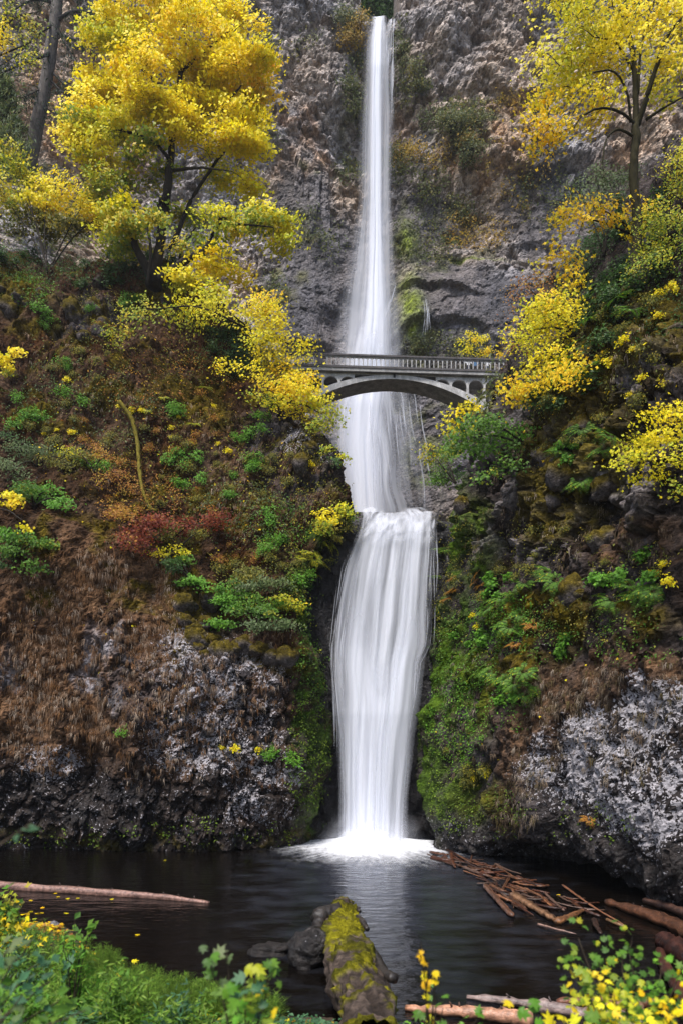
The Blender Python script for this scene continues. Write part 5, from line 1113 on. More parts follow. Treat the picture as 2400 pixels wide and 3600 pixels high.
FARB = [('olive shrub mound on the wide ledge of the rock wall', [(1560, 420, 46, 46, 40, 'farolive'), (1620, 430, 50, 30, 34, 'farolive'), (1680, 400, 40, 26, 20, 'farolive')], (1580, 470)), ('dark green bush with yellow top on the rock wall ledge', [(1650, 500, 30, 34, 30, 'farolive'), (1645, 470, 24, 20, 14, 'fargold'), (1650, 545, 22, 26, 14, 'farolive')], (1655, 560)),
        ('round bush clinging to the rock wall beside the thin side falls', [(1475, 290, 22, 26, 24, 'farolive'), (1460, 240, 14, 30, 12, 'farolive')], (1470, 320)), ('yellow shrub strip on the ledge beside the upper waterfall', [(1400, 535, 40, 20, 26, 'fargold'), (1440, 530, 30, 18, 16, 'fargold'), (1380, 560, 40, 20, 16, 'farolive')], (1410, 560)),
        ('dark green creeper column along the edge of the upper waterfall', [(1245, 300, 24, 60, 34, 'farolive'), (1240, 380, 22, 40, 20, 'farolive')], (1250, 420)), ('grey green shrub thicket behind the tall mossy maple', [(2100, 650, 80, 50, 40, 'sage'), (2050, 700, 60, 40, 26, 'sage'), (2180, 640, 50, 60, 26, 'sage'), (2120, 850, 80, 60, 40, 'deep'), (2060, 880, 60, 60, 26, 'deep')], (2120, 900))]
for i, (lab, bl, base) in enumerate(FARB):
    local_tree('ledge_shrub', lab, base, bl, .30 if i < 5 else .16, T_OVAL, 20, 120 + i, lsp=.5 if i < 5 else .35, offY=-.8)
local_tree('yellow_shrub', 'tangled lime yellow shrub thicket beside the tall mossy trunk', (2360, 900), [(2340, 780, 60, 80, 60, 'lime'), (2390, 640, 40, 90, 40, 'lime'), (2300, 860, 60, 50, 40, 'lime'), (2390, 540, 40, 50, 24, 'lemon'), (2270, 930, 60, 40, 26, 'lime')], .12, T_OVAL, 20, 130, lsp=.30, offY=-1.5)

# mossy curved snag on the brown cliff, broken post by the tall maple
def snag(name, label, cat, pts, r0, r1, col, off, seed):
    P = np.array([spot(a, b, off)[0] for a, b in pts]); k = np.array([.25, .5, .25]);
    for _ in range(2): P[1:-1, 1] = .25 * P[:-2, 1] + .5 * P[1:-1, 1] + .25 * P[2:, 1]
    s = spline(P, 40); mb = MB()
    rg = np.random.default_rng(seed)
    tube(mb, s - s[0], np.linspace(r0, r1, 40) * (1 + .2 * rg.normal(size=40) * .4), 8, col, jit=.3)
    o = tag(link(name, mb.mesh(name), M['bark'], None, s[0]), label, cat)
    if cat == 'branch':
        for k, (ln, up_) in zip((3, 9, 15, 22, 28, 33, 37), ((.9, .6), (.5, .2), (.7, -.3), (.4, .3), (.8, -.2), (.6, .1), (1.1, -.5))):
            a = s[k] - s[0]; e = a + np.array([rg.choice([-1, 1]) * ln * .8, -.3, up_ * ln]); m2 = MB(); tube(m2, spline([a, (a + e) / 2 + np.array([0, -.1, .12]), e], 7), np.linspace(.05, .012, 7), 5, (.09, .06, .02), jit=.3); link('twig', m2.mesh('twig'), M['bark'], o)
        n_ = 900; i_ = rg.integers(0, 40, n_); c = s[i_] - s[0] + rg.normal(size=(n_, 3)) * .09; m2 = MB(); leaves(m2, c, rg.normal(size=(n_, 3)), .07 * rg.uniform(.5, 1.4, n_), np.array([(.15, .13, .012)]) * rg.uniform(.4, 1.5, (n_, 1)), T_OVAL, rg=rg)
        q = link('moss', m2.mesh('moss', False), M['leaf'], o); q['kind'] = 'stuff'
    return o
snag('mossy_snag', 'long curved moss covered dead branch lying against the brown cliff', 'branch', [(432, 1425), (470, 1480), (492, 1560), (500, 1640), (498, 1720), (512, 1780), (545, 1805)], .15, .09, (.15, .12, .015), .40, 1)
snag('broken_post', 'dark broken stump leaning beside the tall mossy trunk', 'stump', [(2370, 870), (2360, 780), (2345, 710)], .10, .08, (.015, .012, .01), .6, 2)

# ================================================================== WATERSIDE
def moss_log():
    ax = [(1197, 23.4, .62, .26), (1199, 22.9, .60, .30), (1206, 22.2, .52, .44), (1210, 20.5, .48, .54), (1222, 18.6, .50, .58), (1240, 17, .55, .62), (1262, 15.2, .65, .61), (1288, 13.4, .86, .56), (1303, 12.0, 1.05, .52), (1312, 10.6, 1.25, .48)]
    A = np.array([[(p - 1200) / FPX * Y, Y, z] for p, Y, z, r in ax]); s = spline(A, 130); r = np.interp(np.linspace(0, 1, 130), np.linspace(0, 1, 10), [q[3] for q in ax])
    t = unit(np.gradient(s, axis=0)); side = unit(np.cross(t, [0, 0, 1.0])); up = np.cross(side, t)
    an = np.linspace(0, 2 * math.pi, 65)
    P = s[:, None, :] + r[:, None, None] * (np.cos(an)[None, :, None] * side[:, None, :] + np.sin(an)[None, :, None] * up[:, None, :])
    rad = unit(P - s[:, None, :])
    n1 = fbm(P / rgb(.5, 1.4, .5), 4, 901); n2 = fbm(P / rgb(.12, .9, .12), 3, 905)
    P = P + rad * (.13 * n1 + .06 * n2)[..., None]
    P[:, -1] = P[:, 0]
    crack = np.exp(-((s[:, 1] - 17.2 + .0) / .07) ** 2)[:, None] * (np.sin(an)[None] > .2); P = P - rad * (.1 * crack)[..., None]
    top = np.sin(an)[None, :]
    m = sstep(.0, .35, fbm(P / .55, 4, 910) + .7 * (top - .75) + .45 * (s[:, 1:2] > 17.5) - .12 * (s[:, 1:2] < 17)) * (top > .1)
    col = lerp(rgb(.045, .032, .024), rgb(.11, .08, .062), np.clip(.5 + n2, 0, 1)[..., None])
    col = mixc(col, lerp(rgb(.19, .17, .008), rgb(.09, .085, .008), np.clip(.5 + n1, 0, 1)[..., None]), m)
    P = P + rad * (.06 * m * (1 + fbm(P / .05, 2, 7)))[..., None]
    root = empty('mossy_log', (float(s[0, 0]), float(s[0, 1]), 0)); off = np.array([s[0, 0], s[0, 1], 0])
    tag(root, 'huge fallen log with bright moss reaching from the bank into the pool', 'log')
    wet = np.clip(.75 * (1 - m) * sstep(.9, .0, P[..., 2]) + .3 * (1 - m), 0, 1)
    link('trunk', grid_mesh('trunk', P - off, np.clip(col, .004, 1), wet), M['cliff'], root)
    def stub(pts, r0, r1, c, nm='branch_stub'):
        mb = MB(); q = spline(np.array([W(*x) for x in pts]), 14); tube(mb, q - off, np.linspace(r0, r1, 14), 9, c, jit=.35)
        link(nm, mb.mesh(nm), M['wood'], root)
    dk = (.03, .024, .02)
    stub([(1190, 3215, 21.6), (1140, 3215, 21.3), (1115, 3235, 21)], .34, .24, dk); stub([(1125, 3240, 21), (1118, 3270, 20.6), (1140, 3290, 20.2)], .2, .12, dk)
    stub([(1140, 3270, 20.4), (1100, 3265, 20), (1070, 3280, 19.8), (1048, 3288, 19.6)], .10, .04, dk); stub([(1255, 3230, 21), (1275, 3245, 20.6), (1290, 3268, 20.2)], .14, .07, dk)
    stub([(1262, 3205, 21.8), (1258, 3195, 22), (1262, 3188, 22)], .07, .05, dk); stub([(1300, 3350, 17.4), (1330, 3400, 16.3), (1352, 3428, 15.8), (1385, 3440, 15.5)], .2, .12, dk); stub([(1120, 3262, 20.8), (1130, 3300, 20), (1126, 3318, 19.6)], .10, .06, dk)
moss_log()
def rock(name, label, px, py, z, sx, sy, sz, col, seed, cat='rock', wet=.8, group=None):
    Y = (CAMZ - z) * FPX / (py - HZ); rg = np.random.default_rng(seed); nu, nv = 28, 18
    th = np.linspace(0, 2 * math.pi, nu + 1); ph = np.linspace(.02, math.pi - .02, nv); Th, Ph = np.meshgrid(th, ph, indexing='ij')
    v = np.stack([np.cos(Th) * np.sin(Ph), np.sin(Th) * np.sin(Ph), np.cos(Ph)], -1)
    f1, fe, cr, pl = facet(v * 1.0 + seed * 5.1, seed); r = 1 + .35 * pl + .15 * fbm(v * 2 + seed, 3, seed)
    p = v * r[..., None] * np.array([sx, sy, sz]); p[-1] = p[0]
    c = np.array(col) * (1 + .4 * fbm(v * 3, 3, seed)[..., None])
    return tag(link(name, grid_mesh(name, p, np.clip(c, .005, 1), np.full(p.shape[:2], wet)), M['cliff'], None, ((px - 1200) / FPX * Y, Y, z)), label, cat, group)
rock('boulder', 'rounded wet root mass in the water against the side of the mossy log', 1085, 3345, .35, .62, .6, .55, (.026, .022, .020), 3)  # root mass simplified to a boulder shape
rock('boulder', 'low wet rock breaking the water beside the rounded root mass', 955, 3345, .02, .75, .5, .22, (.028, .023, .02), 4)
rock('stone', 'small pale wet stone at the leafy waterline', 190, 3262, .12, .22, .2, .2, (.16, .15, .16), 5)
rock('stone', 'angular grey stone between the two horsetail patches', 478, 3455, .2, .24, .24, .22, (.14, .125, .12), 6)
rock('stone', 'dark stone behind the leafy waterline', 75, 3290, .2, .28, .25, .2, (.06, .055, .055), 8)

def drift(name, label, pts, r0, r1, col, seed, group=None, cat='log', sides=12, knots=0, squash=1.0):
    """pts: (px, py, z of the axis): a floating log"""
    P = np.array([W(a, b, (CAMZ - z) * FPX / (b - HZ)) for a, b, z in pts]); s = spline(P, 22); rg = np.random.default_rng(seed)
    mb = MB(); r = np.linspace(r0, r1, 22) * (1 + .13 * rg.normal(size=22)); r[0] *= rg.uniform(.3, .9); r[-1] *= rg.uniform(.2, .8); off = s[0].copy()
    cc = np.array(col)[None] * rg.uniform(.8, 1.2, (22, 1)); cc = np.repeat(cc, sides, 0) * np.tile(rg.uniform(.35, 1.7, sides), 22)[:, None]; cc = np.vstack([cc, [np.array(col) * 1.6], [np.array(col) * 1.6]])
    q = (s - off); tube(mb, q, r, sides, cc, jit=.3)
    for v in mb.v: v[:, 2] *= squash
    o = tag(link(name, mb.mesh(name), M['wood'], None, off), label, cat, group)
    for k in range(knots):
        i = rg.integers(2, 20); m2 = MB(); a = q[i] + np.array([0, 0, r[i] * .7]); tube(m2, [a, a + rg.normal(size=3) * .05 + np.array([0, 0, .10])], [.03, .02], 5, np.array(col) * .3); link('knot', m2.mesh('knot'), M['wood'], o)
    return o
drift('floating_log', 'long slender pinkish log floating in the dark pool', [(-80, 3105, .10), (120, 3122, .10), (420, 3142, .08), (600, 3158, .05), (735, 3175, .0)], .22, .10, (.17, .095, .072), 1, knots=9)
drift('floating_log', 'pale orange stripped log lying in the shallows', [(1425, 3545, .03), (1520, 3552, .08), (1650, 3560, .1), (1760, 3572, .1), (1870, 3585, .06)], .09, .20, (.30, .15, .09), 2, knots=3)
drift('floating_log', 'long grey split log beside the pale orange one', [(1640, 3505, .05), (1800, 3522, .1), (1950, 3545, .12), (2100, 3570, .12), (2300, 3605, .12)], .09, .17, (.22, .16, .14), 3, knots=4)
drift('floating_log', 'short reddish log behind the yellow green maple bush', [(1955, 3522, .06), (2050, 3518, .1), (2200, 3520, .1), (2330, 3530, .1)], .09, .12, (.18, .07, .04), 4)
drift('floating_log', 'brown bark log half hidden by the yellow green maple bush', [(2040, 3560, .1), (2150, 3545, .12), (2260, 3540, .1)], .12, .14, (.20, .11, .06), 5)
drift('floating_log', 'thick brown log floating out from under the overhanging cliff', [(2130, 3170, .1), (2230, 3200, .18), (2330, 3235, .2), (2430, 3280, .2), (2520, 3320, .2)], .12, .34, (.11, .045, .022), 6, knots=4)
drift('floating_log', 'second brown log lying behind the thick floating log', [(2260, 3165, .1), (2350, 3190, .15), (2460, 3230, .15)], .12, .2, (.07, .035, .024), 7)
drift('floating_log', 'wet dark red log end resting at the pool margin by the maple bush', [(2325, 3300, .1), (2370, 3330, .2), (2440, 3385, .25)], .24, .3, (.05, .018, .012), 9)
drift('floating_log', 'wet dark red slab leaning below the red log end', [(2315, 3335, .1), (2335, 3390, .15), (2385, 3480, .2), (2420, 3540, .2)], .12, .17, (.055, .018, .011), 10)
drift('floating_log', 'short glossy brown stub under the two red pieces', [(2330, 3410, .1), (2370, 3450, .15), (2400, 3490, .1)], .12, .16, (.06, .024, .016), 11)
# the raft of driftwood
rg = np.random.default_rng(77)
RAFT = [((1530, 3005), (1760, 3075), 22, 30), ((1700, 3090), (1840, 3180), 34, 30), ((1780, 3110), (1960, 3190), 30, 24), ((1650, 3050), (1900, 3110), 16, 20), ((1900, 3130), (2080, 3190), 26, 9)]
reds = [(.15, .052, .022), (.10, .032, .015), (.20, .085, .04), (.06, .024, .015), (.14, .08, .055)]
def raft_log(a, b, w, seed, col, label, grp, z=.06):
    py = (a[1] + b[1]) / 2; Y = 6.0 * FPX / (py - HZ)
    drift('driftwood', label, [(a[0], a[1], z), ((a[0] + b[0]) / 2 + rg.uniform(-4, 4), (a[1] + b[1]) / 2 + rg.uniform(-3, 3), z + .06), (b[0], b[1], z)], w / FPX * Y * .5, w / FPX * Y * rg.uniform(.15, .5), np.array(col) * .6, seed, grp, 'driftwood', 8, squash=rg.uniform(.35, .9))
n = 0
for (a, b, spread, cnt) in RAFT:
    d = np.array([b[0] - a[0], b[1] - a[1]], float); L = np.linalg.norm(d); ang0 = math.atan2(d[1], d[0])
    for _ in range(cnt):
        t = rg.random(); c = np.array(a) + d * t + np.array([0, 1]) * rg.normal() * spread * .55
        ln = rg.uniform(35, 110); an = ang0 + rg.normal() * .22 + (1.2 if rg.random() < .07 else 0)
        e = np.array([math.cos(an), math.sin(an) * .8]) * ln / 2
        ci = int(rg.integers(0, 5)); wd_ = rg.uniform(5, 20)
        lab = ('long ' if ln > 80 else 'short ') + ('thick ' if wd_ > 14 else 'thin ' if wd_ < 9 else '') + ['red brown', 'dark red', 'orange brown', 'nearly black', 'grey brown'][ci] + ' driftwood ' + ['at the foam end of the floating raft', 'on the outer side of the raft', 'in the crowded middle of the raft', 'along the cliff side of the raft', 'at the loose tail of the raft by the long pole'][RAFT.index((a, b, spread, cnt))]
        raft_log(c - e, c + e, wd_, 200 + n, np.array(reds[ci]) * rg.uniform(.7, 1.2), lab, 'driftwood in the floating raft', rg.uniform(.02, .14)); n += 1
for a, b, w, c, lab in [((1975, 3110), (2190, 3250), 13, (.24, .10, .05), 'long thin straight pole floating free of the driftwood raft'), ((1955, 3240), (2050, 3198), 34, (.34, .15, .06), 'thick orange brown log end jutting from the driftwood raft'), ((1890, 3250), (2025, 3284), 14, (.36, .22, .17), 'pale splintered plank floating just off the driftwood raft'), ((2130, 3232), (2195, 3258), 12, (.42, .22, .10), 'short pale stub lying across the end of the long pole'), ((1940, 3168), (2090, 3196), 8, (.30, .2, .16), 'thin pale stick crossing the long pole'), ((2085, 3230), (2110, 3282), 22, (.06, .03, .02), 'dark sunken stub floating alone beyond the raft'), ((1905, 3155), (1950, 3195), 18, (.26, .10, .04), 'short orange chunk in the gap of the raft'), ((1800, 3145), (1960, 3240), 40, (.27, .14, .07), 'broad worn log in the middle of the driftwood raft'), ((1700, 3110), (1800, 3220), 26, (.20, .09, .05), 'thick brown log along the outer edge of the raft')]:
    raft_log(a, b, w, 400 + int(a[0]), c, lab, None, .1)

# ================================================================== NEAR BANK PLANTS
def on_bank(px, Y):
    x = (px - 1200) / FPX * Y; return np.array([x, Y, float(bank_z(np.array([x]), np.array([Y]))[0])])
def horsetails(name, label, regs, seed, h=(.5, .8)):
    """regs: (px, Y, spread px, spread Y, n)"""
    rg = np.random.default_rng(seed); mb = MB()
    for px, Y, sp, sy, n in regs:
        for _ in range(n):
            b = on_bank(px + rg.normal() * sp, Y + rg.normal() * sy); H = rg.uniform(*h)
            if b[2] < -.05: continue
            lean = rg.normal(size=2) * .12
            t = np.linspace(0, 1, 4); s = b + np.stack([lean[0] * t * H, lean[1] * t * H, t * H], -1)
            tube(mb, s, [.006, .005, .004, .002], 3, (.06, .12, .02), cap=False)
            m = 54; k = np.sort(rg.uniform(.15, .97, m)); c = b + np.stack([lean[0] * k * H, lean[1] * k * H, k * H], -1)
            a = rg.uniform(0, 6.28, m); d = np.stack([np.cos(a), np.sin(a), rg.uniform(.15, .6, m)], -1); ln = (1 - .75 * k) * .36 * rg.uniform(.6, 1.3, m)
            w = np.stack([-np.sin(a), np.cos(a), 0 * a], -1) * .006
            V = np.stack([c - w, c + w, c + d * ln[:, None]], 1).reshape(-1, 3)
            mb.add(V, f3=np.arange(m * 3).reshape(-1, 3), c=np.repeat(palcol('horsetail', m, rg) * rg.uniform(.4, 1.1), 3, 0))
    tag(link(name, mb.mesh(name, False), M['leaf']), label, kind='stuff')
horsetails('horsetail_patch', 'feathery green horsetails on the point of the bank', [(430, 17.6, 50, .5, 120), (500, 16.9, 26, .5, 60), (340, 17.0, 60, .7, 70)], 141)
horsetails('horsetail_patch', 'feathery green horsetails at the foot of the mossy log', [(700, 14.0, 60, .5, 110), (800, 13.4, 60, .5, 110), (620, 13.2, 50, .5, 70), (880, 12.8, 50, .4, 60), (940, 13.6, 26, .4, 20)], 142, (.45, .75))
horsetails('horsetail_patch', 'feathery green horsetails among the ferns on the near bank', [(150, 14.5, 120, 1.2, 120), (320, 13.5, 110, 1.0, 130), (440, 12.4, 90, .8, 110), (60, 12, 90, 1.0, 60), (560, 11.4, 60, .5, 50)], 143, (.5, .85))
def bank_leaves(name, label, regs, seed, size, T, pals, lift=.03):
    rg = np.random.default_rng(seed); mb = MB()
    for (px, Y, sp, sy, n), pal in zip(regs, pals):
        x = (px + rg.normal(size=n) * sp - 1200) / FPX; yy = Y + rg.normal(size=n) * sy; x = x * yy
        c = np.stack([x, yy, np.maximum(bank_z(x, yy), .0) + lift + np.abs(rg.normal(size=n)) * lift], -1)
        leaves(mb, c, np.array([0, -.2, 1]) + rg.normal(size=(n, 3)) * .25, size * rg.uniform(.6, 1.3, n), palcol(pal, n, rg), T, rg=rg)
    tag(link(name, mb.mesh(name, False), M['leaf']), label, kind='stuff')
bank_leaves('fallen_leaves', 'yellow and orange maple leaves littering the near bank and waterline', [(130, 21.5, 50, .5, 130), (170, 20.8, 50, .5, 90), (330, 18.6, 60, .4, 40), (430, 15.6, 60, .3, 30), (560, 13, 40, .5, 26), (1080, 12.5, 60, .8, 60), (300, 15, 150, 1.5, 70), (700, 12.5, 150, .6, 40), (1380, 13, 30, .6, 14)], 144, .15, T_MAPLE, ['gold', 'rust', 'gold', 'yellow', 'lemon', 'rust', 'gold', 'yellow', 'rust'], .05)
bank_leaves('ground_cover', 'low mixed green seedlings covering the near bank', [(200, 14, 180, 1.6, 1500), (500, 12.5, 150, 1.0, 900), (1080, 12.3, 70, .9, 800), (900, 11.5, 150, .6, 700), (1500, 11.5, 150, .8, 700), (120, 18, 90, 1.0, 500), (1900, 11, 300, .8, 800)], 145, .10, T_OVAL, ['green', 'fresh', 'bluegreen', 'green', 'fresh', 'green', 'fresh'], .08)
# floating leaves on the pool
def pool_leaves():
    rg = np.random.default_rng(8); mb = MB(); L = [(580, 3023), (195, 3140), (205, 3152), (240, 3158), (275, 3157), (395, 3160), (150, 3190), (485, 3285), (110, 3165), (130, 3210), (1960, 3145), (2330, 3322)] + [(rg.uniform(60, 260), rg.uniform(3190, 3240)) for _ in range(6)]
    c = np.array([W(a, b, (CAMZ - .02) * FPX / (b - HZ)) for a, b in L]); n = len(c)
    leaves(mb, c, np.array([0, 0, 1]) + rg.normal(size=(n, 3)) * .06, 0.17, palcol('gold', n, rg), T_MAPLE, rg=rg)
    tag(link('floating_leaves', mb.mesh('floating_leaves', False), M['leaf']), 'yellow leaves floating on the dark pool near the slender log', kind='stuff')
pool_leaves()
LEAFM = {}
def leaf_meshes(pal, T, k=6):
    key = (pal, k, len(T[0]))
    if key not in LEAFM:
        rg = np.random.default_rng(5); out = []
        for i in range(k):
            mb = MB(); v = T[0].copy(); v[:, 2] += .10 * np.sin(v[:, 0] * 5 + i) * .5
            mb.add(v, f3=T[1], c=palcol(pal, 1, rg)[0]); out.append(mb.mesh('leaf', False))
        LEAFM[key] = out
    return LEAFM[key]
def near_plant(name, label, cat, base, stems, size, T, per, seed, pals, spread, droop=.3, group=None, fill=0):
    """stems: tips (px, py, Y); each leaf is an object of its own"""
    rg = np.random.default_rng(seed); root = empty(name, tuple(base)); tag(root, label, cat, group); FILL = MB()
    for (px, py, Y), pal in zip(stems, pals):
        tip = W(px, py, Y) - base; n = 9; t = np.linspace(0, 1, n)[:, None]
        s = tip * t + np.array([0, 0, 1]) * (.25 * np.linalg.norm(tip) * np.sin(t * np.pi) * .5) + rg.normal(size=(n, 3)) * .012
        mb = MB(); tube(mb, s, np.linspace(.012, .004, n), 5, (.06, .045, .03), cap=False); link('stem', mb.mesh('stem'), M['bark'], root)
        ms = leaf_meshes(pal, T)
        if fill:
            f = rg.uniform(.3, 1.0, fill); c = tip * f[:, None] + np.array([0, 0, 1]) * (.125 * np.linalg.norm(tip) * np.sin(f * math.pi))[:, None] + rg.normal(size=(fill, 3)) * spread * 1.3
            leaves(FILL, c, np.array([0, -.5, .7]) + rg.normal(size=(fill, 3)) * .4, size * rg.uniform(.6, 1.1, fill), palcol(pal, fill, rg), T, rg=rg)
        for i in range(per):
            f = rg.uniform(.45, 1.03); p = tip * min(f, 1) + np.array([0, 0, 1]) * (.125 * np.linalg.norm(tip) * math.sin(min(f, 1) * math.pi)) + rg.normal(size=3) * spread
            o = link('leaf', ms[rg.integers(0, len(ms))], M['leaf'], root, p)
            nz = Vector((rg.normal() * .45, -.55 + rg.normal() * .35, .7)); q = nz.to_track_quat('Z', 'Y')
            from mathutils import Quaternion
            o.rotation_mode = 'QUATERNION'; o.rotation_quaternion = q @ Quaternion((0, 0, 1), rg.uniform(0, 6.28))
            z = size * rg.uniform(.65, 1.25); o.scale = (z, z, z)
    if fill:
        o = link('foliage', FILL.mesh('foliage', False), M['leaf'], root); o['kind'] = 'stuff'
    return root
near_plant('maple_bush', 'yellow green young maple bush on the near bank beside the floating logs', 'shrub', on_bank(2250, 6.2), [(2030, 3300, 6.6), (2100, 3360, 6.5), (2180, 3350, 6.4), (2000, 3400, 6.4), (2120, 3430, 6.2), (2230, 3420, 6.2), (2320, 3380, 6.2), (2390, 3400, 6.0), (2150, 3500, 6.0), (2280, 3500, 6.0), (2380, 3500, 5.8), (2060, 3480, 6.2), (2200, 3560, 5.8), (2340, 3570, 5.8), (2210, 3290, 6.6)], .076, T_MAPLE, 20, 151,
           ['green', 'lime', 'green', 'lime', 'lime', 'green', 'fresh', 'green', 'yellow', 'lime', 'gold', 'lime', 'lime', 'lemon', 'green'], .085, fill=40)
near_plant('maple_seedling', 'leafy green seedling with a yellow leaf rising before the mossy log', 'plant', on_bank(860, 5.4), [(790, 3330, 5.3), (730, 3370, 5.2), (900, 3390, 5.2), (870, 3450, 5.0), (960, 3420, 5.2), (840, 3520, 5.0), (930, 3540, 5.0)], .10, T_MAPLE, 9, 152, ['sage', 'green', 'lime', 'bluegreen', 'green', 'fresh', 'lime'], .06)
near_plant('broadleaf_shrub', 'blue green soft leaved shrub leaning over the near bank', 'shrub', on_bank(-200, 5.0), [(30, 3330, 5.4), (110, 3310, 5.5), (160, 3370, 5.4), (50, 3420, 5.2), (180, 3450, 5.2), (90, 3500, 5.0), (220, 3520, 5.2), (20, 3560, 4.8), (300, 3560, 5.0)], .12, T_OVAL, 12, 153, ['bluegreen', 'sage', 'bluegreen', 'green', 'bluegreen', 'sage', 'green', 'bluegreen', 'green'], .07)
near_plant('broadleaf_shrub', 'blue green twig reaching in front of the dark cliff foot', 'shrub', on_bank(-900, 3.6), [(30, 2870, 3.4), (120, 2895, 3.4), (20, 2930, 3.4), (90, 2910, 3.4)], .085, T_LONG, 5, 154, ['sage', 'bluegreen', 'sage', 'bluegreen'], .02)
near_plant('golden_bush', 'yellow green bush at the water edge beside the floating leaves', 'shrub', on_bank(-40, 12.5), [(20, 3130, 12), (60, 3160, 12), (30, 3220, 12), (70, 3260, 11.8), (10, 3280, 11.6), (40, 3180, 12), (-20, 3200, 11.6), (60, 3300, 11.6)], .16, T_LOBE, 34, 155, ['lime', 'olive', 'lime', 'gold', 'lime', 'green', 'green', 'lime'], .16)
near_plant('yellow_sprig', 'small sprig of yellow leaves over the water beside the mossy log', 'plant', on_bank(1520, 6.5), [(1470, 3310, 5.4), (1490, 3355, 5.4), (1485, 3400, 5.4), (1525, 3418, 5.4)], .07, T_MAPLE, 5, 156, ['gold', 'gold', 'yellow', 'gold'], .025)
near_plant('green_sprig', 'small green seedling at the bottom of the bank beside the yellow sprig', 'plant', on_bank(1530, 6.6), [(1530, 3480, 6.4), (1560, 3540, 6.2), (1690, 3560, 6.2), (1500, 3570, 6.2)], .085, T_MAPLE, 6, 157, ['green', 'green', 'fresh', 'green'], .05)
near_plant('leafy_bush', 'lime green leafy bush along the bottom of the bank beside the maple bush', 'shrub', on_bank(1900, 5.6), [(1800, 3580, 5.6), (1880, 3560, 5.6), (1980, 3580, 5.6), (2060, 3570, 5.6), (1830, 3610, 5.4), (1950, 3600, 5.5)], .11, T_MAPLE, 12, 158, ['lime', 'fresh', 'lemon', 'green', 'fresh', 'lime'], .08)
FP = {}
def bank_fern(px, Y, sc, label, grp, seed, pal='green'):
    if pal not in FP: FP[pal] = fern_meshes(30 + len(FP), 13, .9, pal)
    b = on_bank(px, Y); r = empty('fern', tuple(b), (0, 0, seed * 1.7)); r.scale = (sc,) * 3; tag(r, label, 'fern', grp)
    for me in FP[pal]: link('frond', me, M['leaf'], r)
for i, (px, Y, sc) in enumerate([(260, 12.2, 1.1), (380, 11.2, 1.0), (180, 10.6, 1.2), (430, 10.4, 1.0), (100, 9.6, 1.2), (320, 9.0, 1.1), (550, 9.8, .9), (30, 11.4, 1.1), (230, 8.6, 1.1), (470, 8.8, 1.0), (60, 8.4, 1.0), (150, 12.8, 1.2), (640, 9.4, .8), (380, 8.2, .9)]):
    bank_fern(px, Y, sc, 'feathery green fern among the horsetails on the near bank', 'ferns on the near bank', i + 1, 'fresh' if i % 2 else 'bluegreen')
for i, (px, Y, sc) in enumerate([(1330, 9.6, .95), (1400, 9.4, .8), (1250, 9.2, .9), (1190, 9.5, .8), (1330, 8.8, .8), (1120, 14.2, .4)]):
    bank_fern(px, Y, sc, 'bright green fern at the foot of the mossy log', 'ferns by the mossy log', i + 21, 'fresh')
near_plant('tall_seedling', 'tall thin stemmed fern like seedling standing above the horsetails', 'plant', on_bank(245, 9.5), [(262, 3230, 9.4), (225, 3280, 9.4), (300, 3270, 9.4), (240, 3350, 9.3), (290, 3330, 9.4), (330, 3240, 9.4)], .12, T_LONG, 14, 159, ['green', 'fresh', 'green', 'bluegreen', 'fresh', 'green'], .05)

for i, (bx, Yb, tips, pal, lab) in enumerate([(60, 10.2, [(20, 3330), (60, 3300), (110, 3340), (150, 3400), (40, 3420), (90, 3450)], 'bluegreen', 'feathery blue green shrub beside the golden bush on the near bank'),
        (260, 9.6, [(200, 3360), (250, 3330), (310, 3380), (340, 3440), (220, 3450), (280, 3480)], 'fresh', 'feathery fresh green shrub around the tall thin seedling'),
        (420, 9.0, [(380, 3450), (430, 3430), (490, 3470), (400, 3520), (460, 3540), (340, 3530)], 'green', 'feathery green shrub in front of the first horsetail patch'),
        (120, 8.0, [(60, 3500), (130, 3470), (190, 3510), (100, 3560), (230, 3560), (20, 3540)], 'fresh', 'low feathery shrub at the bottom of the near bank'),
        (640, 9.0, [(590, 3540), (640, 3520), (700, 3550), (560, 3580), (670, 3590)], 'bluegreen', 'small feathery shrub between the horsetails and the leafy seedling')]):
    near_plant('feathery_shrub', lab, 'shrub', on_bank(bx, Yb), [(a, b, Yb - .1 + .05 * k) for k, (a, b) in enumerate(tips)], .11, T_LONG, 8, 170 + i, [pal if k % 2 else 'horsetail' for k in range(len(tips))], .085, fill=150)
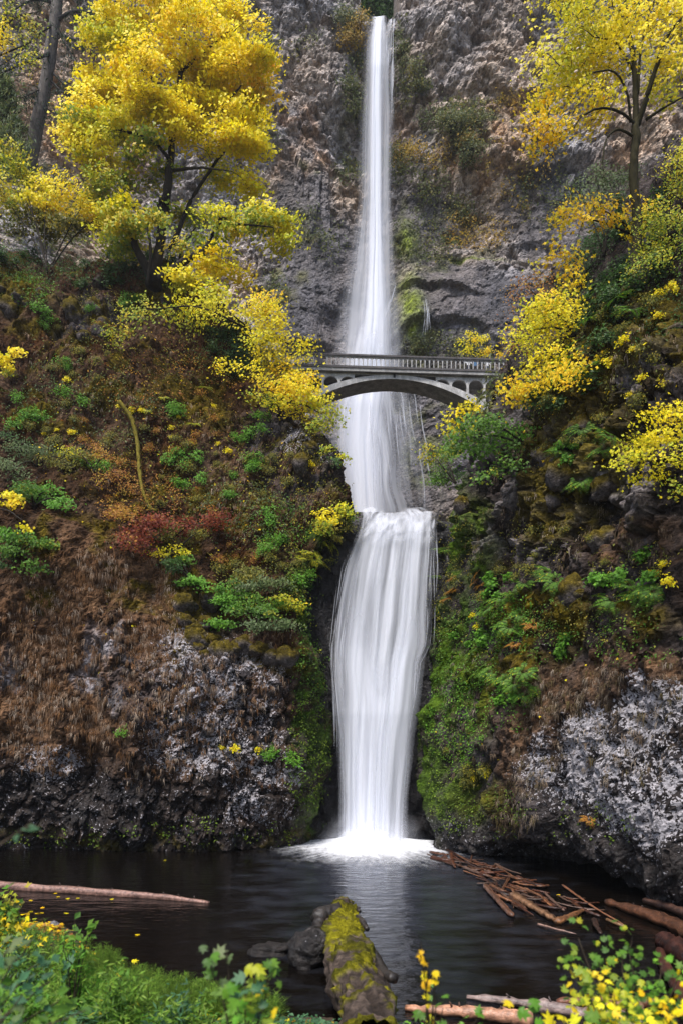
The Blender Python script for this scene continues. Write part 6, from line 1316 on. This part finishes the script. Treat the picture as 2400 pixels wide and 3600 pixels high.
# ================================================================== PEOPLE ON THE BRIDGE
def person(label, x, y, top, legs, hair, h=1.72, face=0.0, arm=.0):
    a = math.radians(3.2); gx = 4.5 + x * math.cos(a) - y * math.sin(a); gy = 58.4 + x * math.sin(a) + y * math.cos(a)
    root = empty('person', (gx, gy, 38.122), (0, 0, face)); tag(root, label, 'person', None); s = h / 1.72
    J = {'pel': (0, 0, .95, .15), 'wst': (0, 0, 1.1, .135), 'chs': (0, 0, 1.32, .16), 'nek': (0, 0, 1.47, .06), 'hd': (0, -.01, 1.60, .095), 'hd2': (0, -.01, 1.66, .085)}
    E = [('pel', 'wst'), ('wst', 'chs'), ('chs', 'nek'), ('nek', 'hd'), ('hd', 'hd2')]
    for k, sg in (('l', -1), ('r', 1)):
        J['hp' + k] = (sg * .09, 0, .88, .095); J['kn' + k] = (sg * .10, -.02, .48, .065); J['an' + k] = (sg * .10, .02, .09, .045); J['to' + k] = (sg * .11, -.14, .04, .035)
        J['sh' + k] = (sg * .19, 0, 1.40, .065); J['el' + k] = (sg * .24, .02 - .10 * arm, 1.13, .045); J['wr' + k] = (sg * .21, -.08 - .22 * arm, .95 + .12 * arm, .033); J['hn' + k] = (sg * .20, -.12 - .26 * arm, .88 + .14 * arm, .036)
        E += [('pel', 'hp' + k), ('hp' + k, 'kn' + k), ('kn' + k, 'an' + k), ('an' + k, 'to' + k), ('chs', 'sh' + k), ('sh' + k, 'el' + k), ('el' + k, 'wr' + k), ('wr' + k, 'hn' + k)]
    names = list(J); me = bpy.data.meshes.new('body')
    me.from_pydata([(J[n][0] * s, J[n][1] * s, J[n][2] * s) for n in names], [(names.index(p), names.index(q)) for p, q in E], [])
    o = link('body', me, None, root)
    sk = o.modifiers.new('skin', 'SKIN'); 
    for i, n in enumerate(names):
        sv = me.skin_vertices[0].data[i]; sv.radius = (J[n][3] * s, J[n][3] * s * (.75 if n in ('chs', 'wst', 'pel') else 1)); sv.use_root = (n == 'pel')
    sb = o.modifiers.new('sub', 'SUBSURF'); sb.levels = 1; sb.render_levels = 1
    m, n, l, b = newmat('clothed_person'); b.inputs['Roughness'].default_value = .8
    tc = nd(n, 'ShaderNodeTexCoord'); sp = nd(n, 'ShaderNodeSeparateXYZ'); l.new(tc.outputs['Object'], sp.inputs[0])
    rp = nd(n, 'ShaderNodeValToRGB'); rp.color_ramp.interpolation = 'CONSTANT'; e = rp.color_ramp.elements
    e[0].position = 0; e[0].color = (.03, .03, .03, 1); e[1].position = .05; e[1].color = (*legs, 1)
    for pos, c in ((.52, top), (.83, (.45, .27, .2))):
        q = e.new(pos); q.color = (*c, 1)
    l.new(maprange(n, l, sp.outputs[2], 0, 1.78 * s, 0, 1), rp.inputs[0]); l.new(rp.outputs[0], b.inputs['Base Color']); me.materials.append(m)
    # hair: a cap over the back and top of the head
    mb = MB(); th = np.linspace(0, 2 * math.pi, 17); ph = np.linspace(0, 1.75, 8); Th, Ph = np.meshgrid(th, ph, indexing='ij')
    v = np.stack([np.cos(Th) * np.sin(Ph) * .108, np.sin(Th) * np.sin(Ph) * .118 + .02, np.cos(Ph) * .115 + 1.645], -1) * s
    mb.add(v.reshape(-1, 3), f4=grid_faces(17, 8), c=hair); link('hair', mb.mesh('hair'), M['bark'], root)
person('person in a white top standing at the railing near the yellow maple', 6.5, .45, (.75, .76, .78), (.04, .05, .09), (.05, .03, .02), 1.68, .1, .6)
person('person in a blue jacket standing between the two in pale tops on the bridge', 7.15, .6, (.06, .14, .26), (.03, .03, .04), (.03, .02, .015), 1.74, -.2, .4)
person('person in dark clothes leaning toward the railing beside the blue jacket', 7.65, .5, (.03, .03, .035), (.05, .05, .06), (.10, .06, .03), 1.66, .2, .8)
person('person in a pale grey coat next to the hillside end of the bridge', 8.15, .55, (.7, .7, .72), (.08, .09, .12), (.04, .03, .02), 1.72, 0, .5)
# ================================================================== AIR
def build_haze():
    mb = MB(); box(mb, -215, 215, -215, 215, -3.3, 124)
    m = bpy.data.materials.new('haze'); m.use_nodes = True; n = m.node_tree.nodes; l = m.node_tree.links
    n.remove(n['Principled BSDF']); v = n.new('ShaderNodeVolumePrincipled'); v.inputs['Color'].default_value = (.92, .94, 1, 1); v.inputs['Density'].default_value = .0002; v.inputs['Anisotropy'].default_value = 0.2
    l.new(v.outputs[0], n['Material Output'].inputs['Volume'])
    tag(link('haze', mb.mesh('haze', False, False), m), 'thin pale mist filling the gorge air', kind='stuff')
build_haze()
